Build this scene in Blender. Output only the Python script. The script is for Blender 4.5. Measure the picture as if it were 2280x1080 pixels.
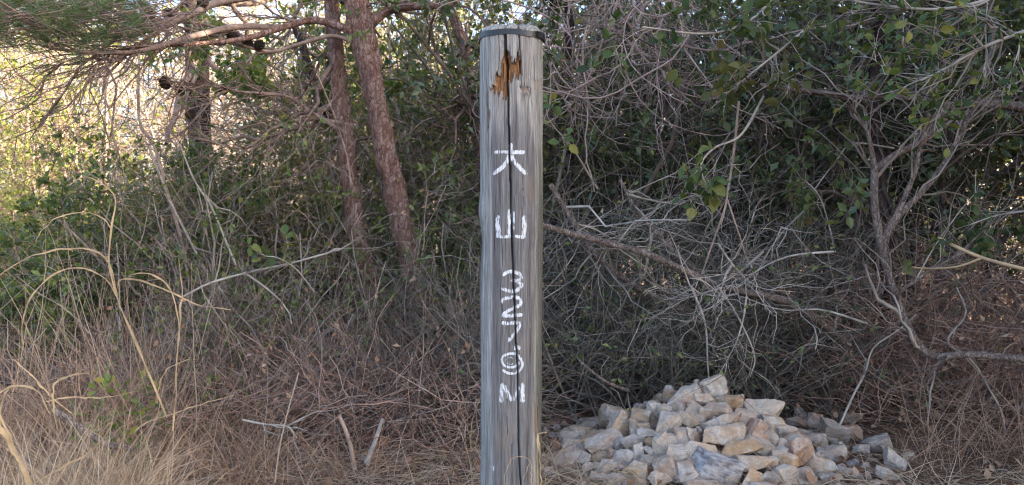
import bpy, bmesh, math, random
import numpy as np
from mathutils import Vector, Matrix
from mathutils.bvhtree import BVHTree

sc = bpy.context.scene
for o in list(bpy.data.objects):
    bpy.data.objects.remove(o)
COL = sc.collection
rng = np.random.default_rng(11)
random.seed(5)
PI = math.pi

# ------------------------------------------------------------------ camera, sky, sun, exposure
F, CZ, PITCH = 1722.0, 1.02, math.radians(2.0)
cam = bpy.data.cameras.new('camera')
cam.sensor_width = 36.0
cam.lens = 36.0 * F / 2280.0
cam.clip_start, cam.clip_end = 0.02, 3000.0
cam.dof.use_dof = True
cam.dof.focus_distance = 2.25
cam.dof.aperture_fstop = 7.0
co = bpy.data.objects.new('camera', cam)
co.location = (0, 0, CZ)
co.rotation_euler = (PI / 2 - PITCH, 0, 0)
COL.objects.link(co)
sc.camera = co

SUN_AZ, SUN_EL = math.radians(104), math.radians(22)      # azimuth clockwise from +y (view direction)
world = bpy.data.worlds.new('World')
sc.world = world
world.use_nodes = True
wn = world.node_tree.nodes
sky = wn.new('ShaderNodeTexSky')
sky.sky_type = 'NISHITA'
sky.sun_disc = False
sky.sun_elevation = SUN_EL
sky.sun_rotation = SUN_AZ
sky.air_density = 0.75
sky.dust_density = 3.0
sky.ozone_density = 1.0
wn['Background'].inputs['Strength'].default_value = 0.13
world.node_tree.links.new(sky.outputs[0], wn['Background'].inputs['Color'])
sun = bpy.data.lights.new('sun', 'SUN')
sun.energy = 5.0
sun.angle = math.radians(0.53)
sun.color = (1.0, 0.87, 0.68)
so = bpy.data.objects.new('sun', sun)
sd = Vector((math.sin(SUN_AZ) * math.cos(SUN_EL), math.cos(SUN_AZ) * math.cos(SUN_EL), math.sin(SUN_EL)))
so.rotation_euler = sd.to_track_quat('Z', 'Y').to_euler()
so.location = sd * 60
COL.objects.link(so)
sc.view_settings.view_transform = 'Standard'
sc.view_settings.look = 'None'
sc.view_settings.gamma = 1.0
sc.view_settings.use_curve_mapping = False
sc.view_settings.exposure = 2.72
cy = sc.cycles
cy.max_bounces = 6
cy.diffuse_bounces = 4
cy.glossy_bounces = 2
cy.transmission_bounces = 4
cy.transparent_max_bounces = 6
cy.use_denoising = True
cy.filter_width = 1.15
cy.use_adaptive_sampling = False

# ------------------------------------------------------------------ helpers
def W(px, py, d):
    """photo pixel (2280 x 1080) at depth y = d -> world point"""
    xc, yc = (px - 1140) / F, (540 - py) / F
    fy = math.cos(PITCH) + yc * math.sin(PITCH)
    fz = -math.sin(PITCH) + yc * math.cos(PITCH)
    s = d / fy
    return np.array((xc * s, d, CZ + fz * s))

_T = np.random.default_rng(3).random(4096)
_PM = np.random.default_rng(4).permutation(4096)
def vnoise(p):
    p = np.asarray(p, float)
    i = np.floor(p).astype(np.int64)
    f = p - i
    f = f * f * (3 - 2 * f)
    def h(a, b, c):
        return _T[_PM[(_PM[(_PM[(i[..., 0] + a) & 4095] + i[..., 1] + b) & 4095] + i[..., 2] + c) & 4095]]
    x, y, z = f[..., 0], f[..., 1], f[..., 2]
    c00 = h(0, 0, 0) * (1 - x) + h(1, 0, 0) * x
    c10 = h(0, 1, 0) * (1 - x) + h(1, 1, 0) * x
    c01 = h(0, 0, 1) * (1 - x) + h(1, 0, 1) * x
    c11 = h(0, 1, 1) * (1 - x) + h(1, 1, 1) * x
    return (c00 * (1 - y) + c10 * y) * (1 - z) + (c01 * (1 - y) + c11 * y) * z - 0.5
def fbm(p, n=3):
    p = np.asarray(p, float)
    return sum(vnoise(p * 2 ** k + 17.3 * k) / 2 ** k for k in range(n))

def unit(v):
    return v / np.maximum(np.linalg.norm(v, axis=-1, keepdims=True), 1e-9)
def rdirs(n):
    return unit(rng.normal(size=(n, 3)))

class Geo:
    """collects vertices and quads/tris; build() links ONE mesh object"""
    def __init__(s):
        s.v, s.q, s.t, s.n = [], [], [], 0
    def add(s, v, q=None, t=None):
        v = np.asarray(v, np.float32).reshape(-1, 3)
        if q is not None and len(q): s.q.append(np.asarray(q, np.int64).reshape(-1, 4) + s.n)
        if t is not None and len(t): s.t.append(np.asarray(t, np.int64).reshape(-1, 3) + s.n)
        s.v.append(v)
        s.n += len(v)
        return s
    def build(s, name, mat, parent=None, smooth=True, loc=None):
        me = bpy.data.meshes.new(name)
        v = np.concatenate(s.v) if s.v else np.zeros((0, 3), np.float32)
        if loc is not None: v = v - np.asarray(loc, np.float32)
        q = np.concatenate(s.q) if s.q else np.zeros((0, 4), np.int64)
        t = np.concatenate(s.t) if s.t else np.zeros((0, 3), np.int64)
        me.vertices.add(len(v))
        me.vertices.foreach_set('co', v.ravel())
        idx = np.concatenate([q.ravel(), t.ravel()]).astype(np.int32)
        me.loops.add(len(idx))
        me.loops.foreach_set('vertex_index', idx)
        me.polygons.add(len(q) + len(t))
        st = np.concatenate([np.arange(len(q)) * 4, len(q) * 4 + np.arange(len(t)) * 3]).astype(np.int32)
        me.polygons.foreach_set('loop_start', st)
        me.polygons.foreach_set('use_smooth', np.full(len(st), smooth, dtype=bool))
        me.update(calc_edges=True)
        if mat: me.materials.append(mat)
        o = bpy.data.objects.new(name, me)
        COL.objects.link(o)
        if parent is not None:
            o.parent = parent
            o.matrix_parent_inverse = Matrix.Translation(-Vector(parent.location)) if loc is None else Matrix.Identity(4)
        if loc is not None: o.location = loc if parent is None else Vector(loc) - Vector(parent.location)
        return o

def tag(o, label=None, cat=None, group=None, kind=None):
    if label: o['label'] = label
    if cat: o['category'] = cat
    if group: o['group'] = group
    if kind: o['kind'] = kind
    return o
def thing(name, label, cat, loc=(0, 0, 0), group=None):
    o = bpy.data.objects.new(name, None)
    o.empty_display_size = 0.1
    o.location = [float(c) for c in loc]
    COL.objects.link(o)
    return tag(o, label, cat, group)

def tubes(g, P, R, S=3):
    """P (N,K,3) centre lines, R (N,K) radii"""
    N, K = P.shape[:2]
    if N == 0: return g
    t = np.empty_like(P)
    t[:, 1:-1] = P[:, 2:] - P[:, :-2]
    t[:, 0] = P[:, 1] - P[:, 0]
    t[:, -1] = P[:, -1] - P[:, -2]
    t = unit(t)
    ref = np.repeat(unit(np.cross(unit(P[:, -1] - P[:, 0] + 1e-6), rdirs(N)))[:, None], K, 1)
    u = unit(np.cross(t, ref))
    w = np.cross(t, u)
    a = np.arange(S) * 2 * PI / S
    V = P[:, :, None] + R[:, :, None, None] * (u[:, :, None] * np.cos(a)[None, None, :, None] + w[:, :, None] * np.sin(a)[None, None, :, None])
    base = (np.arange(N) * K * S)[:, None, None]
    k = (np.arange(K - 1) * S)[None, :, None]
    j = np.arange(S)[None, None, :]
    j2 = (j + 1) % S
    Q = np.stack([base + k + j, base + k + j2, base + k + S + j2, base + k + S + j], -1)
    return g.add(V, Q.reshape(-1, 4))

def spline(pts, n):
    """Catmull-Rom through pts -> n samples"""
    p = np.asarray(pts, float)
    p = np.vstack([2 * p[0] - p[1], p, 2 * p[-1] - p[-2]])
    m = len(p) - 3
    u = np.linspace(0, m - 1e-6, n)
    i = u.astype(int)
    f = (u - i)[:, None]
    a, b, c, d = p[i], p[i + 1], p[i + 2], p[i + 3]
    return 0.5 * (2 * b + (c - a) * f + (2 * a - 5 * b + 4 * c - d) * f ** 2 + (3 * b - a - 3 * c + d) * f ** 3)

def grow(P, R, n, L, ang=(0.4, 1.0), rr=0.6, K=5, wob=0.22, grav=0.0, t0=0.15, t1=1.0, rcap=1.0, rmin=0.0016, taper=0.35, bias=None):
    """n children on the polylines P: start anywhere along, leave at an angle, wander"""
    n = int(n)
    N, Kp = P.shape[:2]
    i = rng.integers(N, size=n)
    t = rng.uniform(t0, t1, n) * (Kp - 1.001)
    k = t.astype(int)
    f = (t - k)[:, None]
    pos = P[i, k] * (1 - f) + P[i, k + 1] * f
    r = R[i, k] * (1 - f[:, 0]) + R[i, k + 1] * f[:, 0]
    tan = unit(P[i, k + 1] - P[i, k])
    q = unit(np.cross(tan, rdirs(n)))
    a = rng.uniform(*ang, n)[:, None]
    d = tan * np.cos(a) + q * np.sin(a)
    if bias is not None: d = unit(d + np.asarray(bias))
    Ln = (rng.uniform(*L, n) / (K - 1))[:, None]
    out = np.empty((n, K, 3))
    out[:, 0] = pos
    for m in range(1, K):
        d = unit(d + rng.normal(0, wob, (n, 3)) + np.array((0, 0, grav)))
        out[:, m] = out[:, m - 1] + d * Ln
    out[:, 1:-1] += rng.normal(0, 1, (n, K - 2, 3)) * (Ln * (K - 1) * .022)[:, None]
    r0 = np.clip(np.minimum(r * rr, rcap) * np.exp(rng.normal(0, .28, n)), rmin, None)
    return out, r0[:, None] * np.linspace(1, taper, K)[None]

def leafpts(P, n, t0=0.25):
    N, K = P.shape[:2]
    i = rng.integers(N, size=int(n))
    t = rng.uniform(t0, 1, int(n)) * (K - 1.001)
    k = t.astype(int)
    f = (t - k)[:, None]
    return P[i, k] * (1 - f) + P[i, k + 1] * f, unit(P[i, k + 1] - P[i, k])

def leaves(g, pos, tan, ln, wd, up=0.8, detail=False, droop=0.0):
    """ln,wd ranges; leaf pointing outward from the twig, face mostly up"""
    n = len(pos)
    if n == 0: return g
    d = unit(tan * 0.6 + rdirs(n) * 0.9 + np.array((0, 0, -droop)))
    nor = unit(rdirs(n) + np.array((0, 0, up)))
    s = unit(np.cross(d, nor))
    nor = np.cross(s, d)
    L = rng.uniform(*ln, n)[:, None]
    Wd = L * rng.uniform(*wd, n)[:, None]
    if not detail:
        b = pos + d * L * 0.05
        V = np.stack([b, b + d * L * .5 - s * Wd * .5 + nor * Wd * .12, b + d * L - nor * L * .1, b + d * L * .5 + s * Wd * .5 + nor * Wd * .12], 1)
        o = np.arange(n)[:, None] * 4
        return g.add(V, None, np.concatenate([o + [0, 2, 1], o + [0, 3, 2]]))
    prof = [(.12, .08), (.3, .42), (.55, .5), (.8, .3)]
    rows = []
    curl = rng.uniform(-.05, .28, n)[:, None]
    rows.append(pos)
    for a, w in prof:
        c = pos + d * L * a - nor * L * curl * a * a
        rows += [c - s * Wd * w + nor * Wd * w * .3, c, c + s * Wd * w + nor * Wd * w * .3]
    rows.append(pos + d * L - nor * L * curl)
    V = np.stack(rows, 1)
    o = np.arange(n)[:, None] * 14
    T = [o + [0, 2, 1], o + [0, 3, 2], o + [13, 10, 11], o + [13, 11, 12]]
    Q = []
    for k in range(3):
        a, b = 1 + 3 * k, 4 + 3 * k
        Q += [o + [a, a + 1, b + 1, b], o + [a + 1, a + 2, b + 2, b + 1]]
    return g.add(V, np.concatenate(Q), np.concatenate(T))

def ribbon(g, pts, w, n=24, side=None, fold=0.25):
    """grass blade: folded strip along a spline, w = list of widths along it"""
    c = spline(pts, n)
    ph = rng.uniform(0, 99)
    q_ = np.arange(n) * .33 + ph
    jit = np.stack([vnoise(np.stack([q_, 0 * q_ + k * 7.7, 0 * q_], -1)) for k in range(3)], -1)
    c = c + jit * .005 * np.minimum(1, np.minimum(np.arange(n), n - 1 - np.arange(n)) / 6)[:, None]
    t = unit(np.gradient(c, axis=0))
    sv = unit(np.cross(t, np.asarray(side if side is not None else (0, -1, 0.2), float)))
    up = np.cross(sv, t)
    ww = np.interp(np.linspace(0, 1, n), np.linspace(0, 1, len(w)), w)[:, None] / 2
    ww = ww * (1 + .9 * vnoise(np.stack([q_ * 2.3, 0 * q_ + 51, 0 * q_], -1)))[:, None]
    V = np.stack([c - sv * ww + up * ww * fold, c, c + sv * ww + up * ww * fold], 1)
    k = np.arange(n - 1)[:, None] * 3
    return g.add(V, np.concatenate([k + [0, 1, 4, 3], k + [1, 2, 5, 4]]))

def blades(g, base, d0, L, w, K=6, grav=-0.12, wob=0.06):
    """many grass blades at once"""
    n = len(base)
    d = unit(d0)
    P = np.empty((n, K, 3))
    P[:, 0] = base
    gv = (grav * rng.uniform(.2, 1.8, n))[:, None] * np.array((0, 0, 1.0))
    for k in range(1, K):
        d = unit(d + rng.normal(0, wob, (n, 3)) + gv * k / K * 2)
        P[:, k] = P[:, k - 1] + d * (L / (K - 1))[:, None]
    t = unit(np.gradient(P, axis=1))
    sv = unit(np.cross(t, np.repeat(rdirs(n)[:, None], K, 1)))
    ww = (w[:, None] * np.linspace(1, .15, K)[None])[:, :, None] / 2
    V = np.stack([P - sv * ww, P + sv * ww], 2)
    o = (np.arange(n) * K * 2)[:, None, None]
    k = (np.arange(K - 1) * 2)[None, :, None]
    Q = o + k + np.array((0, 1, 3, 2))[None, None]
    return g.add(V, Q.reshape(-1, 4))

# ------------------------------------------------------------------ materials
def nodes(name):
    m = bpy.data.materials.new(name)
    m.use_nodes = True
    nt = m.node_tree
    return m, nt, nt.nodes['Principled BSDF'], nt.links
def N(nt, t, **kw):
    n = nt.nodes.new(t)
    for k, v in kw.items():
        if k in n.inputs: n.inputs[k].default_value = v
        else: setattr(n, k, v)
    return n
def ramp(nt, stops, interp='LINEAR'):
    r = nt.nodes.new('ShaderNodeValToRGB')
    r.color_ramp.interpolation = interp
    e = r.color_ramp.elements
    while len(e) < len(stops): e.new(0.5)
    for el, (p, c) in zip(e, stops):
        el.position = p
        el.color = (*c, 1) if len(c) == 3 else c
    return r
def mixc(nt, a, b, fac, mode='MIX'):
    m = nt.nodes.new('ShaderNodeMix')
    m.data_type = 'RGBA'
    m.blend_type = mode
    for sock, v in ((m.inputs[0], fac), (m.inputs[6], a), (m.inputs[7], b)):
        if hasattr(v, 'type') and hasattr(v, 'node'): nt.links.new(v, sock)
        elif isinstance(v, (int, float)): sock.default_value = v
        else: sock.default_value = (*v, 1)
    return m.outputs[2]

def mat_island(name, cols, rough=0.8, trans=0.0, tcol=None, noise=None, spec=0.3, per_object=False):
    """one colour per separate twig / leaf, from a ramp"""
    m, nt, b, ln = nodes(name)
    geo = N(nt, 'ShaderNodeNewGeometry')
    k = len(cols)
    r = ramp(nt, [(i / max(k - 1, 1), c) for i, c in enumerate(cols)])
    if per_object:
        geo = N(nt, 'ShaderNodeObjectInfo')
    ln.new(geo.outputs['Random' if per_object else 'Random Per Island'], r.inputs[0])
    c = r.outputs[0]
    if noise:
        tc = N(nt, 'ShaderNodeTexCoord')
        nz = N(nt, 'ShaderNodeTexNoise', Scale=noise, Detail=3.0)
        ln.new(tc.outputs['Object'], nz.inputs['Vector'])
        rr = ramp(nt, [(.3, (.55, .55, .55)), (.7, (1.35, 1.3, 1.25))])
        ln.new(nz.outputs['Fac'], rr.inputs[0])
        c = mixc(nt, c, rr.outputs[0], 1.0, 'MULTIPLY')
    ln.new(c, b.inputs['Base Color'])
    b.inputs['Roughness'].default_value = rough
    b.inputs['Specular IOR Level'].default_value = spec
    if trans:
        tr = N(nt, 'ShaderNodeBsdfTranslucent')
        tc_ = mixc(nt, c, tcol or (1.0, 1.0, .45), 1.0, 'MULTIPLY')
        tc2 = mixc(nt, tc_, (1.9, 1.9, 1.9), 1.0, 'MULTIPLY')
        ln.new(tc2, tr.inputs['Color'])
        ms = N(nt, 'ShaderNodeMixShader')
        ms.inputs[0].default_value = trans
        ln.new(b.outputs[0], ms.inputs[1])
        ln.new(tr.outputs[0], ms.inputs[2])
        ln.new(ms.outputs[0], nt.nodes['Material Output'].inputs['Surface'])
    return m

M = {}
M['twig_grey'] = mat_island('twig_grey', [(0.135, 0.112, 0.093), (0.27, 0.236, 0.198), (0.432, 0.385, 0.331), (0.23, 0.189, 0.146)], .85, noise=9)
M['twig_brown'] = mat_island('twig_brown', [(0.15, 0.099, 0.078), (0.3, 0.207, 0.162), (0.45, 0.334, 0.267), (0.21, 0.151, 0.121)], .85, noise=9)
M['twig_red'] = mat_island('twig_red', [(0.18, 0.092, 0.073), (0.33, 0.202, 0.157), (0.45, 0.319, 0.252), (0.27, 0.168, 0.139)], .85, noise=9)
M['twig_dark'] = mat_island('twig_dark', [(0.063, 0.049, 0.04), (0.144, 0.112, 0.09), (0.216, 0.18, 0.153)], .85, noise=9)
M['twig_olive'] = mat_island('twig_olive', [(.075, .066, .052), (.13, .115, .092), (.20, .18, .15), (.28, .25, .215), (.10, .085, .065)], .85, noise=9)
M['twig_mix'] = mat_island('twig_mix', [(.10, .07, .055), (.19, .145, .12), (.30, .25, .215), (.42, .36, .31), (.16, .115, .09), (.24, .17, .135)], .85, noise=9)
M['twig_pale'] = mat_island('twig_pale', [(0.264, 0.231, 0.198), (0.396, 0.352, 0.308), (0.506, 0.451, 0.396)], .8, noise=14)
M['vine'] = mat_island('vine', [(0.25, 0.181, 0.156), (0.375, 0.281, 0.25), (0.475, 0.362, 0.325)], .8, noise=10)
M['bough'] = mat_island('bough', [(0.189, 0.131, 0.104), (0.29, 0.21, 0.174)], .85, noise=22)
M['leaf_mid'] = mat_island('leaf_mid', [(0.047, 0.073, 0.029), (0.084, 0.126, 0.039), (0.125, 0.165, 0.049), (0.202, 0.211, 0.057)], .42, .28, spec=.45)
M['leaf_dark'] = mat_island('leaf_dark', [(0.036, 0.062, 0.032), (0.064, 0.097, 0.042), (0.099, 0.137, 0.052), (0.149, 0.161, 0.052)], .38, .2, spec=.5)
M['leaf_olive'] = mat_island('leaf_olive', [(0.068, 0.088, 0.03), (0.115, 0.135, 0.043), (0.176, 0.182, 0.054), (0.216, 0.162, 0.061)], .5, .3)
M['leaf_bright'] = mat_island('leaf_bright', [(0.05, 0.095, 0.027), (0.085, 0.142, 0.037), (0.13, 0.19, 0.047), (0.17, 0.209, 0.042), (0.3, 0.285, 0.053)], .4, .32, spec=.45)
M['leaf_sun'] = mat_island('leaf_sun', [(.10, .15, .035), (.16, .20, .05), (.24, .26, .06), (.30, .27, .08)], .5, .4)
M['leaf_dead'] = mat_island('leaf_dead', [(0.156, 0.078, 0.048), (0.264, 0.144, 0.09), (0.36, 0.228, 0.144), (0.432, 0.312, 0.216)], .8, .1, tcol=(1, .8, .6))
M['needle'] = mat_island('needle', [(0.048, 0.084, 0.036), (0.078, 0.126, 0.048), (0.108, 0.156, 0.06), (0.18, 0.168, 0.072)], .5, .15)
M['needle_dead'] = mat_island('needle_dead', [(0.169, 0.098, 0.061), (0.286, 0.177, 0.116), (0.39, 0.273, 0.177), (0.221, 0.137, 0.096)], .85)
M['straw'] = mat_island('straw', [(0.285, 0.208, 0.136), (0.399, 0.307, 0.212), (0.494, 0.396, 0.295), (0.342, 0.238, 0.153)], .6, .15, tcol=(1, .85, .6))
M['straw_red'] = mat_island('straw_red', [(0.237, 0.143, 0.098), (0.35, 0.234, 0.163), (0.45, 0.325, 0.221)], .7, .12, tcol=(1, .8, .6))
M['reed'] = mat_island('reed', [(0.342, 0.23, 0.116), (0.418, 0.298, 0.168), (0.475, 0.374, 0.252)], .6, .15, tcol=(1, .85, .6), noise=13)

for k_, c_ in (('leaf_mid', [(.035, .06, .026), (.06, .095, .033), (.085, .12, .04), (.12, .135, .045)]), ('leaf_olive', [(.055, .07, .03), (.085, .10, .038), (.12, .13, .045), (.16, .12, .055)]), ('leaf_bright', [(.04, .072, .028), (.07, .11, .036), (.095, .14, .045), (.12, .155, .05), (.26, .24, .06)])):
    M[k_ + '_single'] = mat_island(k_ + '_single', c_, .6, .25, spec=.25, per_object=True, noise=30)

def mat_bark(name, c1, c2, c3, scale=1.0):
    m, nt, b, ln = nodes(name)
    tc = N(nt, 'ShaderNodeTexCoord')
    mp = N(nt, 'ShaderNodeMapping')
    mp.inputs['Scale'].default_value = (58 * scale, 58 * scale, 24 * scale)
    ln.new(tc.outputs['Object'], mp.inputs['Vector'])
    nz = N(nt, 'ShaderNodeTexNoise', Scale=.35, Detail=4.0)
    ln.new(mp.outputs[0], nz.inputs['Vector'])
    vm = N(nt, 'ShaderNodeVectorMath', operation='ADD')
    ln.new(mp.outputs[0], vm.inputs[0])
    sc_ = N(nt, 'ShaderNodeVectorMath', operation='SCALE')
    sc_.inputs['Scale'].default_value = 3.2
    ln.new(nz.outputs['Color'], sc_.inputs[0])
    ln.new(sc_.outputs[0], vm.inputs[1])
    vo = N(nt, 'ShaderNodeTexVoronoi', feature='DISTANCE_TO_EDGE', Scale=1.0)
    ln.new(vm.outputs[0], vo.inputs['Vector'])
    vc = N(nt, 'ShaderNodeTexVoronoi', Scale=1.0)
    ln.new(vm.outputs[0], vc.inputs['Vector'])
    edge = ramp(nt, [(0.0, (.35, .35, .35)), (.10, (1, 1, 1))])
    ln.new(vo.outputs['Distance'], edge.inputs[0])
    sep = N(nt, 'ShaderNodeSeparateColor')
    ln.new(vc.outputs['Color'], sep.inputs[0])
    plates = ramp(nt, [(0, c1), (.5, c2), (1, c3)])
    ln.new(sep.outputs[0], plates.inputs[0])
    fine = N(nt, 'ShaderNodeTexNoise', Scale=5.0, Detail=4.0)
    ln.new(mp.outputs[0], fine.inputs['Vector'])
    fr = ramp(nt, [(.3, (.6, .6, .6)), (.7, (1.3, 1.3, 1.3))])
    ln.new(fine.outputs['Fac'], fr.inputs[0])
    c = mixc(nt, plates.outputs[0], fr.outputs[0], 1.0, 'MULTIPLY')
    c = mixc(nt, tuple(x * .45 for x in c1), c, edge.outputs[0])
    ln.new(c, b.inputs['Base Color'])
    b.inputs['Roughness'].default_value = .9
    b.inputs['Specular IOR Level'].default_value = .15
    ma = N(nt, 'ShaderNodeMath', operation='ADD')
    ln.new(edge.outputs[0], ma.inputs[0])
    ln.new(fine.outputs['Fac'], ma.inputs[1])
    bp = N(nt, 'ShaderNodeBump', Strength=.9, Distance=.008)
    ln.new(ma.outputs[0], bp.inputs['Height'])
    ln.new(bp.outputs[0], b.inputs['Normal'])
    return m
M['bark_red'] = mat_bark('bark_red', (.19, .10, .075), (.28, .17, .132), (.37, .25, .21))
M['bark_dark'] = mat_bark('bark_dark', (.04, .028, .027), (.068, .046, .041), (.11, .07, .058), .8)
M['bark_grey'] = mat_bark('bark_grey', (.19, .14, .115), (.29, .22, .185), (.38, .31, .265), 1.6)

# ground
def mat_ground():
    m, nt, b, ln = nodes('forest_floor')
    tc = N(nt, 'ShaderNodeTexCoord')
    n1 = N(nt, 'ShaderNodeTexNoise', Scale=2.2, Detail=6.0)
    n2 = N(nt, 'ShaderNodeTexNoise', Scale=60.0, Detail=5.0)
    for n in (n1, n2): ln.new(tc.outputs['Object'], n.inputs['Vector'])
    r1 = ramp(nt, [(.3, (.095, .058, .042)), (.55, (.15, .095, .068)), (.75, (.20, .14, .10))])
    r2 = ramp(nt, [(.3, (.45, .45, .45)), (.7, (1.4, 1.35, 1.3))])
    ln.new(n1.outputs['Fac'], r1.inputs[0])
    ln.new(n2.outputs['Fac'], r2.inputs[0])
    ln.new(mixc(nt, r1.outputs[0], r2.outputs[0], 1.0, 'MULTIPLY'), b.inputs['Base Color'])
    b.inputs['Roughness'].default_value = .95
    b.inputs['Specular IOR Level'].default_value = .1
    bp = N(nt, 'ShaderNodeBump', Strength=.9, Distance=.012)
    ln.new(n2.outputs['Fac'], bp.inputs['Height'])
    ln.new(bp.outputs[0], b.inputs['Normal'])
    return m
M['ground'] = mat_ground()

# weathered post: masks are vertex attributes (rot, pale edge, dark face); grain is stretched noise
def mat_post():
    m, nt, b, ln = nodes('weathered_post_wood')
    tc = N(nt, 'ShaderNodeTexCoord')
    def nz(sx, sz, sc_=1.0, det=4.0):
        mp = N(nt, 'ShaderNodeMapping')
        mp.inputs['Scale'].default_value = (sx, sx, sz)
        ln.new(tc.outputs['Object'], mp.inputs['Vector'])
        n = N(nt, 'ShaderNodeTexNoise', Scale=sc_, Detail=det)
        n.inputs['Roughness'].default_value = .62
        ln.new(mp.outputs[0], n.inputs['Vector'])
        return n.outputs['Fac']
    at = N(nt, 'ShaderNodeVertexColor', layer_name='zone')
    sep = N(nt, 'ShaderNodeSeparateColor')
    ln.new(at.outputs['Color'], sep.inputs[0])
    grain, streak, fine, blot = nz(150, 4), nz(48, 1.6), nz(420, 16), nz(16, 5)
    face = ramp(nt, [(.25, (.125, .118, .117)), (.5, (.182, .173, .17)), (.75, (.255, .243, .235))])
    ln.new(streak, face.inputs[0])
    pale = ramp(nt, [(.25, (.24, .23, .215)), (.55, (.345, .33, .305)), (.8, (.45, .425, .385))])
    ln.new(grain, pale.inputs[0])
    # pale fibres break through along streaks
    ms = N(nt, 'ShaderNodeMath', operation='ADD')
    ln.new(sep.outputs[1], ms.inputs[0])
    sub = N(nt, 'ShaderNodeMath', operation='MULTIPLY_ADD')
    sub.inputs[1].default_value = 2.6
    sub.inputs[2].default_value = -1.3
    ln.new(streak, sub.inputs[0])
    ln.new(sub.outputs[0], ms.inputs[1])
    pr = ramp(nt, [(.25, (0, 0, 0)), (.75, (1, 1, 1))])
    ln.new(ms.outputs[0], pr.inputs[0])
    c = mixc(nt, face.outputs[0], pale.outputs[0], pr.outputs[0])
    gr = ramp(nt, [(.30, (.42, .41, .40)), (.44, (.94, .94, .94)), (.75, (1.3, 1.29, 1.27))])
    ln.new(grain, gr.inputs[0])
    c = mixc(nt, c, gr.outputs[0], .85, 'MULTIPLY')
    fr = ramp(nt, [(.3, (.5, .5, .5)), (.65, (1.25, 1.25, 1.25))])
    ln.new(fine, fr.inputs[0])
    c = mixc(nt, c, fr.outputs[0], .8, 'MULTIPLY')
    # brown tannin and a green tint with painted shade on the flanks
    br = ramp(nt, [(.56, (0, 0, 0)), (.72, (1, 1, 1))])
    ln.new(blot, br.inputs[0])
    bm_ = N(nt, 'ShaderNodeMath', operation='MULTIPLY')
    bm_.inputs[1].default_value = .35
    ln.new(br.outputs[0], bm_.inputs[0])
    c = mixc(nt, c, (.26, .18, .12), bm_.outputs[0])
    gm = N(nt, 'ShaderNodeMath', operation='MULTIPLY')
    ln.new(sep.outputs[2], gm.inputs[0])
    gm.inputs[1].default_value = .85
    c = mixc(nt, c, (.085, .088, .066), gm.outputs[0])
    rot = ramp(nt, [(.30, (.05, .024, .013)), (.48, (.23, .108, .045)), (.75, (.42, .25, .125))])
    ln.new(nz(130, 18), rot.inputs[0])
    c = mixc(nt, c, rot.outputs[0], sep.outputs[0])
    ln.new(c, b.inputs['Base Color'])
    b.inputs['Roughness'].default_value = .85
    b.inputs['Specular IOR Level'].default_value = .2
    ad = N(nt, 'ShaderNodeMath', operation='ADD')
    ln.new(grain, ad.inputs[0])
    ln.new(fine, ad.inputs[1])
    bp = N(nt, 'ShaderNodeBump', Strength=.9, Distance=.004)
    ln.new(ad.outputs[0], bp.inputs['Height'])
    ln.new(bp.outputs[0], b.inputs['Normal'])
    return m
M['post'] = mat_post()

def mat_paint():
    m, nt, b, ln = nodes('brushed_white_paint')
    tc = N(nt, 'ShaderNodeTexCoord')
    mp = N(nt, 'ShaderNodeMapping')
    mp.inputs['Scale'].default_value = (260, 260, 55)
    ln.new(tc.outputs['Object'], mp.inputs['Vector'])
    n = N(nt, 'ShaderNodeTexNoise', Scale=1.0, Detail=4.0)
    ln.new(mp.outputs[0], n.inputs['Vector'])
    at = N(nt, 'ShaderNodeVertexColor', layer_name='wear')
    sep = N(nt, 'ShaderNodeSeparateColor')
    ln.new(at.outputs['Color'], sep.inputs[0])
    a = N(nt, 'ShaderNodeMath', operation='SUBTRACT')
    ln.new(n.outputs['Fac'], a.inputs[0])
    ln.new(sep.outputs[0], a.inputs[1])
    r = ramp(nt, [(0.0, (0, 0, 0)), (.22, (.93, .93, .93))])
    ln.new(a.outputs[0], r.inputs[0])
    col = ramp(nt, [(.3, (.52, .53, .55)), (.6, (.72, .73, .74))])
    ln.new(n.outputs['Fac'], col.inputs[0])
    ln.new(col.outputs[0], b.inputs['Base Color'])
    b.inputs['Roughness'].default_value = .6
    ln.new(r.outputs[0], b.inputs['Alpha'])
    bp = N(nt, 'ShaderNodeBump', Strength=.5, Distance=.001)
    ln.new(n.outputs['Fac'], bp.inputs['Height'])
    ln.new(bp.outputs[0], b.inputs['Normal'])
    return m
M['paint'] = mat_paint()

m, nt, b, ln = nodes('black_rubber_strap')
nzs = N(nt, 'ShaderNodeTexNoise', Scale=45.0, Detail=4.0)
rs = ramp(nt, [(.3, (.006, .0065, .009)), (.7, (.02, .021, .026))])
ln.new(nzs.outputs['Fac'], rs.inputs[0])
ln.new(rs.outputs[0], b.inputs['Base Color'])
b.inputs['Roughness'].default_value = .38
M['strap'] = m

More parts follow.
